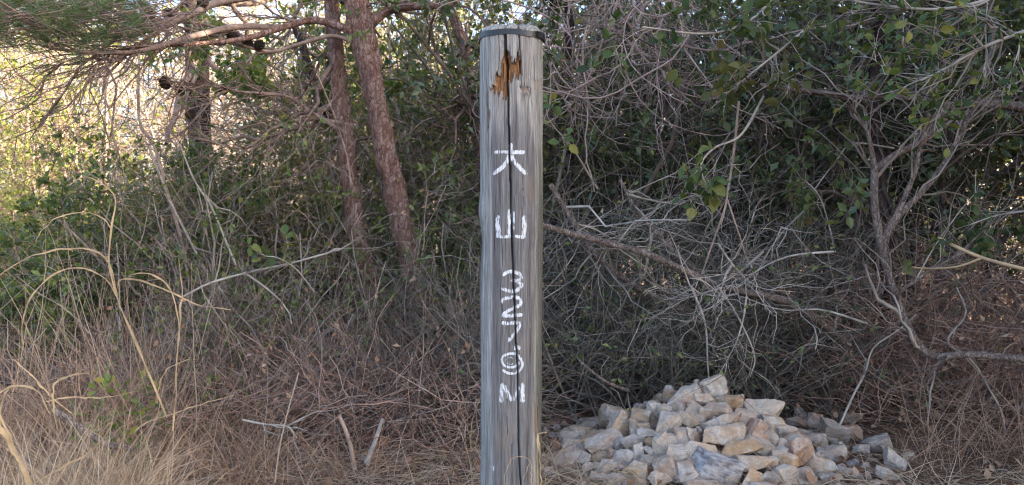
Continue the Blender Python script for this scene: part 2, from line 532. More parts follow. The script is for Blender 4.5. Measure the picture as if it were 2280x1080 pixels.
def mat_stone(name, stripes=False):
    m, nt, b, ln = nodes(name)
    tc = N(nt, 'ShaderNodeTexCoord')
    oi = N(nt, 'ShaderNodeObjectInfo')
    off = N(nt, 'ShaderNodeVectorMath', operation='SCALE')
    cmb = N(nt, 'ShaderNodeCombineXYZ')
    for k in range(3): ln.new(oi.outputs['Random'], cmb.inputs[k])
    ln.new(cmb.outputs[0], off.inputs[0])
    off.inputs['Scale'].default_value = 37.0
    ad = N(nt, 'ShaderNodeVectorMath', operation='ADD')
    ln.new(tc.outputs['Object'], ad.inputs[0])
    ln.new(off.outputs[0], ad.inputs[1])
    def nz(s, d=5.0, r=.6):
        n = N(nt, 'ShaderNodeTexNoise', Scale=s, Detail=d)
        n.inputs['Roughness'].default_value = r
        ln.new(ad.outputs[0], n.inputs['Vector'])
        return n.outputs['Fac']
    big, mid, fine = nz(13), nz(38), nz(170, 6, .7)
    w = ramp(nt, [(.46, (0, 0, 0)), (.62, (1, 1, 1))])
    ln.new(big, w.inputs[0])
    c = mixc(nt, oi.outputs['Color'], (.53, .46, .385), w.outputs[0])
    rr = ramp(nt, [(.58, (0, 0, 0)), (.74, (.6, .6, .6))])
    ln.new(nz(19, 4), rr.inputs[0])
    c = mixc(nt, c, (.42, .25, .125), rr.outputs[0])
    gg = ramp(nt, [(.62, (0, 0, 0)), (.74, (.45, .45, .45))])
    ln.new(nz(26, 5), gg.inputs[0])
    c = mixc(nt, c, (.20, .20, .22), gg.outputs[0])
    md = ramp(nt, [(.3, (.72, .70, .69)), (.65, (1.12, 1.12, 1.12))])
    ln.new(mid, md.inputs[0])
    c = mixc(nt, c, md.outputs[0], 1.0, 'MULTIPLY')
    fd = ramp(nt, [(.3, (.70, .69, .68)), (.6, (1.1, 1.1, 1.1))])
    ln.new(fine, fd.inputs[0])
    c = mixc(nt, c, fd.outputs[0], .8, 'MULTIPLY')
    if stripes:
        mp = N(nt, 'ShaderNodeMapping')
        mp.inputs['Scale'].default_value = (22, 22, 60)
        ln.new(ad.outputs[0], mp.inputs['Vector'])
        ns = N(nt, 'ShaderNodeTexNoise', Scale=1.0, Detail=5.0)
        ln.new(mp.outputs[0], ns.inputs['Vector'])
        sr = ramp(nt, [(.40, (.055, .058, .075)), (.50, (.26, .26, .28)), (.64, (.52, .51, .50))])
        ln.new(ns.outputs['Fac'], sr.inputs[0])
        c = mixc(nt, c, sr.outputs[0], .6)
    ln.new(c, b.inputs['Base Color'])
    b.inputs['Roughness'].default_value = .82
    b.inputs['Specular IOR Level'].default_value = .25
    s = N(nt, 'ShaderNodeMath', operation='MULTIPLY_ADD')
    s.inputs[1].default_value = .35
    ln.new(fine, s.inputs[0])
    ln.new(mid, s.inputs[2])
    bp = N(nt, 'ShaderNodeBump', Strength=.8, Distance=.007)
    ln.new(s.outputs[0], bp.inputs['Height'])
    ln.new(bp.outputs[0], b.inputs['Normal'])
    return m
M['stone'] = mat_stone('quartzite_stone')
M['stone_striped'] = mat_stone('banded_grey_stone', True)

# ------------------------------------------------------------------ ground
def ground_z(x, y):
    x, y = np.asarray(x, float), np.asarray(y, float)
    near = np.stack([x * 1.3, y * 1.3, 0 * x], -1)
    z = fbm(near, 3) * .07 * np.clip((np.hypot(x, y - 2.2) - .3) / 2, .25, 1)
    r = np.hypot(x, y - 3)
    side = np.clip((x + 6) / 12, 0, 1)                       # the summit drops away to the right and behind it
    fall = np.maximum(0, r - 9) * (.04 + .22 * side)
    return z - np.minimum(fall, 60) + 0.8 * vnoise(near * .06) * np.clip((r - 8) / 20, 0, 1)
u = np.linspace(-1, 1, 241)
gx = np.sinh(u * 5.6) / math.sinh(5.6) * 900
gy = gx + 3.2
X, Y = np.meshgrid(gx, gy)
Vg = np.stack([X, Y, ground_z(X, Y)], -1).reshape(-1, 3)
ii = (np.arange(240)[:, None] * 241 + np.arange(240)[None]).reshape(-1, 1)
gg_ = Geo().add(Vg, ii + np.array((0, 1, 242, 241)))
tag(gg_.build('ground', M['ground']), kind='structure')
def gz(x, y): return float(ground_z(x, y))


# ------------------------------------------------------------------ the marker post
PX, PY = float(W(1138.5, 500, 2.2)[0]), 2.2
post = thing('marker_post', 'weathered grey wooden post with white painted characters and a black strap', 'post', (PX, PY, 0))
DF = PY - 0.086                                                # depth of its front face
def pxz(px, py):
    p = W(px, py, DF)
    return p[0] - PX, p[2]
ZT = pxz(1140, 52)[1]
PA, PB, NE = .0862, .084, 2.7
th = np.concatenate([np.linspace(PI * 1.02, PI * 1.98, 230), np.linspace(PI * 1.98, PI * 3.02, 46)[1:-1]])
zz = np.concatenate([np.linspace(-.12, .20, 14), np.linspace(.205, ZT - .018, 520), ZT - .018 * (1 - np.sin(np.linspace(.12, 1, 9) * PI / 2))])
TH, ZZ = np.meshgrid(th, zz)
c_, s_ = np.cos(TH), np.sin(TH)
bx = PA * np.sign(c_) * np.abs(c_) ** (2 / NE)
by = PB * np.sign(s_) * np.abs(s_) ** (2 / NE)
nx_, ny_ = bx / PA ** 2, by / PB ** 2
nl = np.hypot(nx_, ny_)
nx_, ny_ = nx_ / nl, ny_ / nl
grow_top = 1 + .03 * np.clip((ZZ - .3) / 1.2, 0, 1)
zpx = lambda py: pxz(1140, py)[1]
disp = fbm(np.stack([bx * 9, by * 9, ZZ * 2.2], -1), 2) * .006
disp += vnoise(np.stack([bx * 160, by * 160, ZZ * 3.5], -1)) * .0026 + vnoise(np.stack([bx * 420, by * 420, ZZ * 9], -1)) * .0013
disp += .0055 * np.exp(-((ZZ - zpx(468)) / .035) ** 2) * np.exp(-((bx + PA) / .02) ** 2)      # bump on the flank
disp -= .004 * np.exp(-((ZZ - zpx(545)) / .05) ** 2) * np.exp(-((bx + PA) / .02) ** 2)
front = (ny_ < 0)
def crack(pts, halfw, depth):
    xs = np.array([pxz(p[0], p[1])[0] for p in pts])
    zs = np.array([pxz(p[0], p[1])[1] for p in pts])
    hw = np.interp(ZZ, zs[::-1], np.array(halfw)[::-1])
    xc = np.interp(ZZ, zs[::-1], xs[::-1]) + vnoise(np.stack([ZZ * 40, 0 * ZZ, 0 * ZZ + len(pts)], -1)) * .0016
    on = (ZZ > zs[-1]) & (ZZ < zs[0] + .02) & front
    return on, xc, hw, depth
CR = [crack([(1123, 40), (1125, 100), (1129, 150), (1132, 230), (1134, 330), (1138, 470), (1141, 560), (1145, 660), (1149, 760), (1152, 800), (1154, 900), (1156, 1000), (1160, 1090)],
            [.0032, .0036, .0032, .0022, .0018, .0018, .0021, .0021, .0021, .0021, .0019, .0019, .0019], .034),
      crack([(1155, 40), (1156, 80), (1160, 150), (1161, 195)], [.0016, .0016, .0013, .0008], .014),
      crack([(1110, 60), (1113, 130), (1109, 160)], [.0008, .0009, .0006], .006),
      crack([(1092, 60), (1096, 180)], [.0008, .0005], .005),
      crack([(1084, 225), (1086, 290)], [.0012, .0008], .006),
      crack([(1199, 900), (1198, 960)], [.001, .001], .007),
      crack([(1140, 1005), (1140, 1080)], [.0008, .0008], .005)]
rc_ = np.random.default_rng(77)
for _ in range(26):                                            # small drying splits
    x0, y0 = rc_.uniform(1074, 1206), rc_.choice([rc_.uniform(70, 330), rc_.uniform(330, 1000)])
    L0 = rc_.uniform(30, 140)
    CR.append(crack([(x0, y0), (x0 + rc_.normal(0, 1.5), y0 + L0 / 2), (x0 + rc_.normal(0, 2) + L0 * .02, y0 + L0)], [.0003, rc_.uniform(.0006, .0011), .0003], rc_.uniform(.003, .007)))
for on, xc, hw, depth in CR:
    disp -= np.where(on, depth * np.exp(-(np.abs(bx - xc) / hw) ** 4), 0)
def inpoly(x, z, poly):
    r = np.zeros(x.shape, bool)
    n = len(poly)
    for i in range(n):
        (x1, z1), (x2, z2) = poly[i], poly[(i + 1) % n]
        hit = ((z1 > z) != (z2 > z)) & (x < (x2 - x1) * (z - z1) / (z2 - z1 + 1e-12) + x1)
        r ^= hit
    return r
jx = vnoise(np.stack([bx * 260, 0 * bx, ZZ * 30], -1)) * .007
jz = vnoise(np.stack([bx * 330, 0 * bx + 5, ZZ * 12], -1)) * .026
rotm = np.zeros(TH.shape)
for poly, dp, amt in (([(1126, 98), (1119, 132), (1116, 160), (1105, 166), (1103, 186), (1091, 194), (1104, 206), (1119, 210), (1129, 226), (1132, 196), (1130, 140)], .013, 1.0),
                      ([(1130, 118), (1137, 124), (1143, 146), (1148, 136), (1154, 112), (1160, 140), (1163, 166), (1153, 176), (1146, 166), (1140, 178), (1131, 188)], .011, 1.0),
                      ([(1157, 194), (1166, 190), (1180, 196), (1184, 212), (1172, 206), (1162, 222)], .004, .35),
                      ([(1084, 230), (1092, 255), (1091, 285), (1085, 275)], .003, .55),
                      ([(1183, 175), (1208, 170), (1208, 205), (1190, 200)], .001, .18),
                      ([(1192, 905), (1198, 905), (1197, 985), (1191, 975)], .002, .5)):
    P2 = [pxz(*p) for p in poly]
    cen = np.mean(P2, 0)
    for sc_, am_ in ((1.5, .10), (1.22, .22)):
        inn = inpoly(bx + jx * 1.6, ZZ + jz * 1.6, [tuple(cen + (np.array(q) - cen) * sc_) for q in P2]) & front
        rotm = np.maximum(rotm, np.where(inn, am_ * amt, 0))
    inn = inpoly(bx + jx, ZZ + jz, P2) & front
    disp -= np.where(inn, dp * (1 + .6 * vnoise(np.stack([bx * 200, 0 * bx, ZZ * 45], -1))), 0)
    rotm = np.maximum(rotm, np.where(inn, amt, 0))
topk = np.clip((ZZ - (ZT - .018)) / .018, 0, 1)
shrink = 1 - .13 * topk ** 2
Zr = ZZ + topk * (.006 * vnoise(np.stack([bx * 60, by * 60, 0 * bx + 3], -1)) + .006 * vnoise(np.stack([bx * 260, by * 260, 0 * bx + 9], -1)))
VX = (bx * grow_top + nx_ * disp) * shrink
VY = (by * grow_top + ny_ * disp) * shrink
nr, ncol = TH.shape
Vp = np.stack([VX, VY, Zr], -1).reshape(-1, 3)
r0 = np.arange(nr - 1)[:, None] * ncol
cc = np.arange(ncol)[None]
Q = np.stack([r0 + cc, r0 + (cc + 1) % ncol, r0 + ncol + (cc + 1) % ncol, r0 + ncol + cc], -1).reshape(-1, 4)
gp = Geo().add(Vp, Q)
# end grain: rings inwards
last = Vp[-ncol:]
nring = 9
rings = []
for k in range(1, nring + 1):
    f = 1 - k / nring
    rg = last * [f, f, 1] + [0, 0, .006 * (1 - f)]
    rg[:, 2] += .006 * vnoise(np.stack([rg[:, 0] * 120, rg[:, 1] * 120, 0 * rg[:, 0]], -1))
    rings.append(rg)
b0 = len(Vp) - ncol
gp.add(np.concatenate(rings))
tq = []
for k in range(nring):
    a0 = b0 + k * ncol
    tq.append(np.stack([a0 + cc[0], a0 + (cc[0] + 1) % ncol, a0 + ncol + (cc[0] + 1) % ncol, a0 + ncol + cc[0]], -1))
gp.q.append(np.concatenate(tq))
def build_local(g, name, mat, parent, smooth=True):
    o = g.build(name, mat, None, smooth)
    o.parent = parent
    return o
shaft = build_local(gp, 'shaft', M['post'], post)
ca = shaft.data.color_attributes.new('zone', 'FLOAT_COLOR', 'POINT')
edge = np.clip((np.abs(bx) - .046) / .018, 0, 1) * np.clip(1.12 - np.clip((np.abs(bx) - .078) / .012, 0, 1) * .5, 0, 1)
edge = edge * .75 + .9 * np.clip((ZZ - zpx(330)) / .14, 0, 1) + .35 * vnoise(np.stack([bx * 30, 0 * bx, ZZ * 2.5], -1))
edge -= .55 * np.clip((zpx(430) - ZZ) / .3, 0, 1) * np.exp(-((bx - .002) / .045) ** 4)
green = np.where(front, np.clip((bx - .060) / .018, 0, 1) * 1.0 + np.clip((-.080 - bx) / .008, 0, 1) * .4, .8) * np.clip((zpx(200) - ZZ) / .3, 0.35, 1)  # green flank tint, darkened most on the right as the side's painted shade
zone = np.ones((len(shaft.data.vertices), 4), np.float32)
zone[:, :3] = 0
zone[:, 1] = .8
zone[:nr * ncol, 0] = rotm.ravel()
zone[:nr * ncol, 1] = np.clip(edge, -.6, 1.2).ravel()
zone[:nr * ncol, 2] = np.clip(green, 0, 1).ravel()
ca.data.foreach_set('color', zone.ravel())

bvh = BVHTree.FromPolygons([Vector(v) for v in Vp.tolist()], Q.tolist())
crx = CR[0]
_zs, _xs = ZZ[:, 0], crx[1][:, 0]
_hw = crx[2][:, 0]
def paint(name, strokes):
    """strokes: (points px, width px, wear)"""
    V, Qs, wr = [], [], []
    for pts, wpx, wear in strokes:
        p = np.array([pxz(*q) for q in pts])
        ln_ = np.sum(np.linalg.norm(np.diff(p, axis=0), axis=1))
        n = max(6, int(ln_ / .0014))
        c = spline(p, n) if len(p) > 2 else p[0] + (p[1] - p[0]) * np.linspace(0, 1, n)[:, None]
        t = unit(np.gradient(c, axis=0))
        nrm = np.stack([-t[:, 1], t[:, 0]], -1)
        hw = wpx / 2 * DF / F * 1.16
        na = 11
        prev = None
        s0 = rng.uniform(0, 90)
        for i in range(n):
            e = min(1, .62 + min(i, n - 1 - i) * .13)
            row = []
            for j in range(na):
                a = (j / (na - 1) * 2 - 1)
                jit = 1 + .45 * vnoise(np.array((i * .22 + s0, 3.0 if a < 0 else 9.0, 0.5)))
                q = c[i] + nrm[i] * a * hw * e * jit
                hit = bvh.ray_cast(Vector((q[0], -.4, q[1])), Vector((0, 1, 0)))
                y = hit[0].y if hit[0] is not None else -.08
                bad = abs(q[0] - np.interp(q[1], _zs, _xs)) < np.interp(q[1], _zs, _hw) * .95
                row.append(len(V))
                V.append((q[0], min(y, -.06) - .0013, q[1], bad))
                wr.append(wear + .16 * abs(a) ** 3 + (.1 if min(i, n - 1 - i) < 3 else 0))
            if prev:
                for j in range(na - 1):
                    f = (prev[j], prev[j + 1], row[j + 1], row[j])
                    if sum(V[k][3] for k in f) < 3: Qs.append(f)
            prev = row
    o = build_local(Geo().add([v[:3] for v in V], Qs), name, M['paint'], post)
    a = o.data.color_attributes.new('wear', 'FLOAT_COLOR', 'POINT')
    w4 = np.ones((len(V), 4), np.float32)
    w4[:, :3] = np.array(wr)[:, None]
    a.data.foreach_set('color', w4.ravel())
    return o
LO, MD, HI = .24, .29, .35
paint('painted_character', [([(1137, 319), (1137, 342)], 9, LO), ([(1098, 339), (1119, 339)], 8, .35), ([(1117, 339), (1172, 339)], 7.5, LO),
      ([(1136, 342), (1131, 354), (1123, 368), (1110, 379), (1096, 388)], 8, LO), ([(1139, 344), (1141, 353), (1149, 365), (1160, 377), (1174, 388)], 8, LO)])['label'] = 'white brushed character for big'
paint('painted_character', [([(1108, 480), (1109, 530)], 9.5, LO), ([(1134, 466), (1134, 530)], 6.5, LO), ([(1143.5, 470), (1143.5, 512)], 5, HI),
      ([(1167, 480), (1167, 530)], 9, LO), ([(1109, 527), (1136, 527)], 6, MD), ([(1146, 526), (1170, 528)], 7, LO)])['label'] = 'white brushed character for mountain'
paint('painted_digit', [([(1119, 614), (1129, 606), (1141, 605), (1155, 609), (1160, 619), (1152, 625), (1136, 625)], 7, LO),
      ([(1152, 625), (1161, 634), (1155, 643), (1143, 648), (1129, 647), (1117, 640)], 7.5, LO)])['label'] = 'white brushed digit three'
paint('painted_digit', [([(1118, 676), (1121, 667), (1133, 663), (1149, 662), (1159, 668), (1158, 678), (1146, 685), (1131, 692), (1118, 702)], 7, LO),
      ([(1116, 703), (1139, 703), (1164, 701)], 7.5, LO)])['label'] = 'white brushed digit two'
paint('painted_digit', [([(1117, 720), (1159, 719)], 8, LO), ([(1157, 719), (1155, 729), (1146, 742), (1131, 761)], 7, LO)])['label'] = 'white brushed digit seven'
paint('painted_point', [([(1141, 774), (1159, 775)], 10, LO)])['label'] = 'white brushed decimal point'
paint('painted_digit', [([(1157, 806), (1150, 815), (1136, 818), (1122, 813), (1118, 803), (1122, 793), (1134, 788), (1148, 789), (1158, 797), (1163, 810), (1160, 821), (1152, 829), (1140, 832), (1128, 830), (1119, 824)], 5.4, LO),
      ([(1145, 808), (1137, 812), (1129, 808), (1127, 801), (1132, 796), (1141, 797), (1146, 803)], 2.2, HI)])['label'] = 'white brushed digit nine'
paint('painted_letter', [([(1118.5, 853), (1116, 898)], 8, LO), ([(1119, 856), (1129, 874), (1141, 895)], 8, MD), ([(1141, 895), (1157, 860)], 7, HI), ([(1163, 853), (1164, 898)], 8.5, LO)])['label'] = 'white brushed letter M'
paint('paint_smear', [([(1099, 1036), (1097, 1058)], 10, .5)])['label'] = 'faint white paint smear near the foot'

# strap: band round the head, one end lapped over, and a folded knot behind
def band(a0, a1, off, z0, hgt, name, parent, n=110):
    a = np.linspace(a0, a1, n)
    c, s = np.cos(a), np.sin(a)
    V = []
    for o_, dz in ((0, 0), (.0022, .0006), (.0022, hgt - .0006), (0, hgt)):
        x = (PA * 1.032 + off + o_) * np.sign(c) * np.abs(c) ** (2 / NE)
        y = (PB * 1.032 + off + o_) * np.sign(s) * np.abs(s) ** (2 / NE)
        zz_ = z0 + dz + .0016 * np.sin(a * 3 + 1) + .0012 * np.sin(a * 7)
        V.append(np.stack([x, y, zz_], -1))
    V = np.stack(V, 1).reshape(-1, 3)
    k = np.arange(n - 1)[:, None] * 4
    q = np.concatenate([k + [j, (j + 1) % 4, 4 + (j + 1) % 4, 4 + j] for j in range(4)])
    return build_local(Geo().add(V, q, None), name, M['strap'], parent, smooth=False)
zs0 = pxz(1140, 79)[1]
st = band(0, 2 * PI, .001, zs0, .0165, 'strap', post)
lap = band(PI * 1.74, PI * 2.02, .0036, zs0 - .002, .0185, 'strap_end', st, 40)
gk = Geo()
for k, (x0, x1, h0, h1) in enumerate(((.018, .046, .0, .030), (.010, .036, .012, .024))):
    y0 = PB * .55 + k * .012
    bxv = np.array([(x0, y0, h0), (x1, y0, h0), (x1, y0 + .012, h0), (x0, y0 + .012, h0), (x0 + .004, y0, h1), (x1 - .002, y0, h1 - .003), (x1 - .002, y0 + .012, h1 - .003), (x0 + .004, y0 + .012, h1)])
    gk.add(bxv + [0, 0, ZT - .002], [(0, 3, 2, 1), (4, 5, 6, 7), (0, 1, 5, 4), (1, 2, 6, 5), (2, 3, 7, 6), (3, 0, 4, 7)])
build_local(gk, 'strap_knot', M['strap'], st, smooth=False)

# ------------------------------------------------------------------ stones
def ico(sub):
    bm = bmesh.new()
    bmesh.ops.create_icosphere(bm, subdivisions=sub, radius=1)
    v = np.array([x.co[:] for x in bm.verts])
    f = np.array([[y.index for y in x.verts] for x in bm.faces])
    bm.free()
    return v, f
ICO = {k: ico(k) for k in (3, 5)}
def stone_mesh(w, d, h, sub, seed):
    r = np.random.default_rng(seed)
    v, f = ICO[sub]
    nn = [np.array(a, float) for a in ((1, 0, 0), (-1, 0, 0), (0, 1, 0), (0, -1, 0), (0, 0, 1), (0, 0, -1))]
    nn = [unit(a + r.normal(0, .20, 3)) for a in nn] + [unit(r.normal(size=3)) for _ in range(7)]
    dd = np.array([r.uniform(.72, 1.0) for _ in range(6)] + [r.uniform(.78, 1.2) for _ in range(7)])
    dots = v @ np.array(nn).T
    rad = np.where(dots > .05, dd / np.maximum(dots, .05), 9)
    rs = np.sort(rad, 1)
    # slightly broken edges: soft minimum of the two nearest faces
    k = .016
    rad = rs[:, 0] - k * np.exp(-(rs[:, 1] - rs[:, 0]) / k) * .6
    p = v * rad[:, None]
    p = (p - (p.max(0) + p.min(0)) / 2) / (p.max(0) - p.min(0)) * np.array((w, d, h))
    sz = (w + h) / 2
    o = seed * 3.1
    n1 = fbm(p / sz * 3.2 + o, 3)
    stp = np.round(fbm(p / sz * 2.1 + o + 40, 2) * 7) / 7               # flaked steps
    n2 = fbm(p / sz * 13 + o, 2)
    p = p + v * sz * (.05 * n1 + .075 * stp + .022 * n2)[:, None]
    return p, f
SC = {'W': (.50, .44, .39), 'T': (.40, .29, .19), 'O': (.47, .30, .14), 'G': (.28, .25, .235), 'B': (.33, .325, .34), 'P': (.44, .34, .28), 'R': (.37, .19, .11), 'D': (.25, .165, .115)}
def add_stone(c, w, h, dp, rot, col, seed, parent=None, sub=5, mat='stone', tilt=.25):
    r = np.random.default_rng(seed + 500)
    p, f = stone_mesh(w, dp, h, sub, seed)
    e = Matrix.Rotation(-math.radians(rot), 3, 'Y') @ Matrix.Rotation(r.normal(0, tilt), 3, 'X') @ Matrix.Rotation(r.normal(0, tilt), 3, 'Z')
    g = Geo().add(p, None, f)
    o = g.build('stone', M[mat], None, smooth=(sub == 3))
    o.rotation_euler = e.to_euler()
    o.location = Vector(c) - (Vector(parent.location) if parent else Vector())
    if parent: o.parent = parent
    base = np.array(SC[col]) * r.uniform(.85, 1.15) * [1.08, 1.0, .89] * .62 + np.array((.43, .355, .295)) * .38
    o.color = (*base, 1)
    return o
HX, HY = float(W(1555, 900, 3.3)[0]), 3.3
HH, HR = .33, .60
cairn = thing('stone_cairn', 'heap of pale angular broken stones piled up beside the post', 'cairn', (HX, HY, gz(HX, HY)))
A = lambda x, y: (1200 + x / 4.32, 830 + y / 4.32)
B = lambda x, y: (1600 + x / 4.32, 830 + y / 4.32)
LST = [(A, 1670, 135, 225, 180, 14, 'W'), (A, 1400, 245, 310, 160, 35, 'P'), (A, 1255, 200, 110, 130, 0, 'D'), (A, 1590, 255, 220, 120, 0, 'P'), (B, 100, 285, 230, 200, 5, 'O'),
 (A, 1100, 370, 160, 190, 0, 'W'), (A, 1230, 365, 150, 110, 0, 'T'), (A, 715, 415, 270, 240, 0, 'T'), (A, 780, 520, 190, 290, -35, 'T'), (A, 980, 455, 170, 190, 0, 'T'),
 (A, 910, 545, 80, 190, 0, 'P'), (A, 1000, 520, 120, 90, -10, 'O'), (A, 1250, 490, 250, 230, -10, 'W'), (A, 1430, 450, 230, 120, -32, 'T'), (A, 1515, 415, 190, 190, -30, 'G'),
 (A, 1700, 365, 350, 120, -5, 'P'), (A, 1745, 470, 380, 120, 18, 'P'), (A, 1770, 600, 440, 170, 12, 'T'), (A, 640, 690, 340, 190, 25, 'P'), (A, 800, 685, 130, 130, 20, 'B'),
 (A, 920, 660, 240, 120, 10, 'G'), (A, 1060, 585, 200, 80, 0, 'G'), (A, 1095, 660, 140, 100, 0, 'O'), (A, 1240, 670, 220, 170, 0, 'W'), (A, 1400, 610, 200, 160, 10, 'P'),
 (A, 1490, 600, 140, 140, 0, 'R'), (A, 1190, 740, 160, 310, 5, 'W'), (A, 1330, 800, 220, 200, 0, 'W'), (A, 1530, 750, 260, 150, -12, 'T'), (A, 820, 825, 205, 140, 10, 'B'),
 (A, 955, 805, 80, 230, 0, 'G'), (A, 1080, 770, 120, 110, 0, 'T'), (A, 1065, 885, 190, 150, 0, 'G'), (A, 730, 800, 140, 130, 0, 'D'), (A, 595, 815, 170, 100, 10, 'T'),
 (A, 320, 885, 370, 190, 15, 'P'), (A, 485, 935, 190, 160, 0, 'G'), (A, 680, 915, 250, 140, -10, 'D'), (A, 915, 985, 230, 220, 0, 'O'), (A, 1225, 930, 200, 240, 40, 'P'),
 (A, 1400, 960, 200, 220, 20, 'P'), (A, 1310, 930, 70, 70, 0, 'O'), (A, 1690, 910, 430, 290, -22, 'B'), (A, 285, 1025, 230, 130, 10, 'D'), (A, 580, 1025, 180, 100, 0, 'W'),
 (A, 750, 1040, 200, 120, 0, 'P'), (A, 1150, 1025, 200, 140, -30, 'W'), (A, 1510, 1000, 160, 130, 0, 'D'), (A, 1560, 1065, 300, 80, 0, 'P'), (A, 420, 1065, 220, 90, 0, 'T'),
 (B, 410, 360, 360, 230, -15, 'W'), (B, 505, 495, 200, 150, 0, 'T'), (B, 390, 585, 200, 180, -40, 'R'), (B, 510, 645, 130, 200, 25, 'T'), (B, 630, 575, 230, 120, -10, 'W'),
 (B, 185, 735, 380, 175, 10, 'O'), (B, 405, 700, 280, 140, -15, 'W'), (B, 565, 785, 150, 140, 0, 'B'), (B, 335, 865, 320, 160, 5, 'T'), (B, 500, 870, 150, 150, 0, 'P'),
 (B, 770, 745, 380, 280, 0, 'R'), (B, 670, 845, 170, 140, 0, 'O'), (B, 330, 1025, 230, 160, -20, 'O'), (B, 485, 1010, 160, 140, -30, 'G'), (B, 680, 980, 260, 180, 0, 'W'),
 (B, 840, 1040, 190, 90, 0, 'T'), (B, 235, 430, 200, 150, 0, 'P'), (A, 1480, 880, 150, 120, 0, 'G'), (B, 620, 690, 150, 120, 0, 'P'), (A, 600, 600, 140, 100, 20, 'D'), (A, 1340, 340, 140, 110, 20, 'P')]
SPECIAL = {0: 'blocky white stone perched on the peak', 42: 'big dark grey stone streaked with white bands', 60: 'big rusty orange red stone', 7: 'rounded tan stone on the shoulder', 50: 'large white stone stained orange at one edge'}
M['rubble'] = mat_island('rubble', [(.25, .17, .12), (.38, .28, .20), (.46, .38, .32), (.28, .25, .24)], .9, noise=60)
def heap_z(x, y):
    r = math.hypot(x - HX, (y - HY))
    return HH * (1 - r / HR)
def heap_depth(px, py):
    best, bd = None, 9
    for d in np.linspace(2.55, 3.5, 120):
        p = W(px, py, d)
        gap = p[2] - heap_z(p[0], p[1])
        if gap < 0: return d
        if gap < bd: best, bd = d, gap
    return best
for i, (fn, x, y, w, h, rot, col) in enumerate(LST):
    px, py = fn(x, y)
    d = heap_depth(px, py)
    k = d / F / 4.32
    c = W(px, py, d + .02 * (w + h) / 2 * k)
    o = add_stone(c, w * k * 1.18, h * k * 1.14, (w + h) / 2 * k * .8, rot, col, i + 1, cairn, mat='stone_striped' if i == 42 else 'stone', tilt=.15 if i in (42, 0) else .28)
    if i in SPECIAL: o['label'] = SPECIAL[i]
for k in range(45):                                            # the heap under the visible ones
    a, r = rng.uniform(0, 2 * PI), HR * .95 * math.sqrt(rng.uniform(0, 1))
    x, y = HX + r * math.cos(a), HY + r * math.sin(a)
    s = rng.uniform(.07, .13)
    z = max(.02, rng.uniform(.0, .5) * heap_z(x, y) - .03)
    add_stone((x, y, z), s * 1.3, s * .8, s, rng.normal(0, 15), 'TPGDW'[k % 5], 200 + k, cairn, sub=3)
LOOSE = [(B, 1110, 590, 300, 200, -20, 'G', 'grey blocky stone at the foot of a thin leaning stem'), (B, 1300, 575, 190, 140, -15, 'R', 'rusty brown loose stone tucked beside the grey blocky stone'),
 (B, 1290, 465, 220, 90, 0, 'G', 'flat dark grey stone under the brush, farthest from the cairn front'), (B, 1370, 730, 150, 90, 0, 'B', 'small bluish stone between larger loose grey stones'),
 (B, 1530, 680, 220, 150, 28, 'G', 'wedge shaped grey loose stone tilted up to the right'), (B, 1670, 850, 240, 150, -38, 'B', 'long pale blue grey stone slanting down, near the right end of the scatter'),
 (B, 1820, 800, 110, 70, 0, 'T', 'small tan pebble, last of the scatter on the right'), (B, 1630, 755, 130, 80, 0, 'T', 'small brown stone touching the long pale slanting stone'),
 (B, 1220, 970, 220, 80, -15, 'B', 'thin pale bluish slab lying flat on the straw'), (B, 1610, 985, 210, 110, -30, 'P', 'pinkish grey slab below the long pale slanting stone'),
 (B, 985, 790, 100, 110, 0, 'B', 'small blue grey stone right beside the big rusty stone'), (B, 1060, 1050, 160, 80, 0, 'G', 'low grey stone at the bottom edge of the cairn foot'),
 (B, 1010, 920, 230, 170, 0, 'T', 'squat tan stone at the right foot of the cairn'), (B, 770, 480, 260, 100, 0, 'R', 'flat pinkish brown slab behind the cairn shoulder'),
 (B, 930, 465, 120, 150, 0, 'R', 'upright rusty stone at the end of the flat brown slab'), (B, 775, 385, 140, 100, 0, 'G', 'round grey stone half hidden behind the cairn'),
 (B, 820, 595, 140, 100, 0, 'P', 'small pinkish stone between cairn and rusty slab'), (A, 90, 950, 120, 110, 0, 'G', 'grey stone lying between post and cairn'),
 (A, 420, 500, 110, 90, 0, 'D', 'brown pebble in the litter behind the left cairn shoulder'), (A, 560, 540, 120, 60, 0, 'T', 'thin tan pebble below the rounded tan stone'),
 (A, -830, 425, 160, 110, 10, 'G', 'lone grey stone in the brush left of the post'), (A, -560, 400, 120, 150, 0, 'B', 'bluish stone half hidden behind the left edge of the post')]
for i, (fn, x, y, w, h, rot, col, lab) in enumerate(LOOSE):
    px, py = fn(x, y)
    pb = py + h / 4.32 * .42
    d = min(4.2, CZ / math.tan(math.atan((pb - 540) / F) + PITCH))
    k = d / F / 4.32
    c = W(px, py, d + .3 * w * k)
    c[2] = max(c[2], gz(c[0], c[1]) + h * k * .42)
    o = add_stone(c, w * k * 1.18, h * k * 1.14, (w + h) / 2 * k, rot, col, 300 + i)
    o.name = 'loose_stone'
    tag(o, lab, 'stone', 'loose stones scattered round the cairn')

gr_ = Geo()
v3, f3 = ico(2)
nrub = 520
for k in range(nrub):
    a, r = rng.uniform(0, 2 * PI), HR * 1.25 * math.sqrt(rng.uniform(0, 1))
    x, y = HX + r * math.cos(a), HY + r * math.sin(a)
    z = max(gz(x, y) + .004, heap_z(x, y) - .02)
    sz = rng.uniform(.008, .022)
    gr_.add(v3 * (1 + .5 * vnoise(v3 * 1.7 + k)[:, None]) * sz * rng.uniform(.5, 1.2, 3) + [x, y, z], None, f3)
rb = gr_.build('rubble', M['rubble'], cairn, smooth=False)
rb['kind'] = 'stuff'

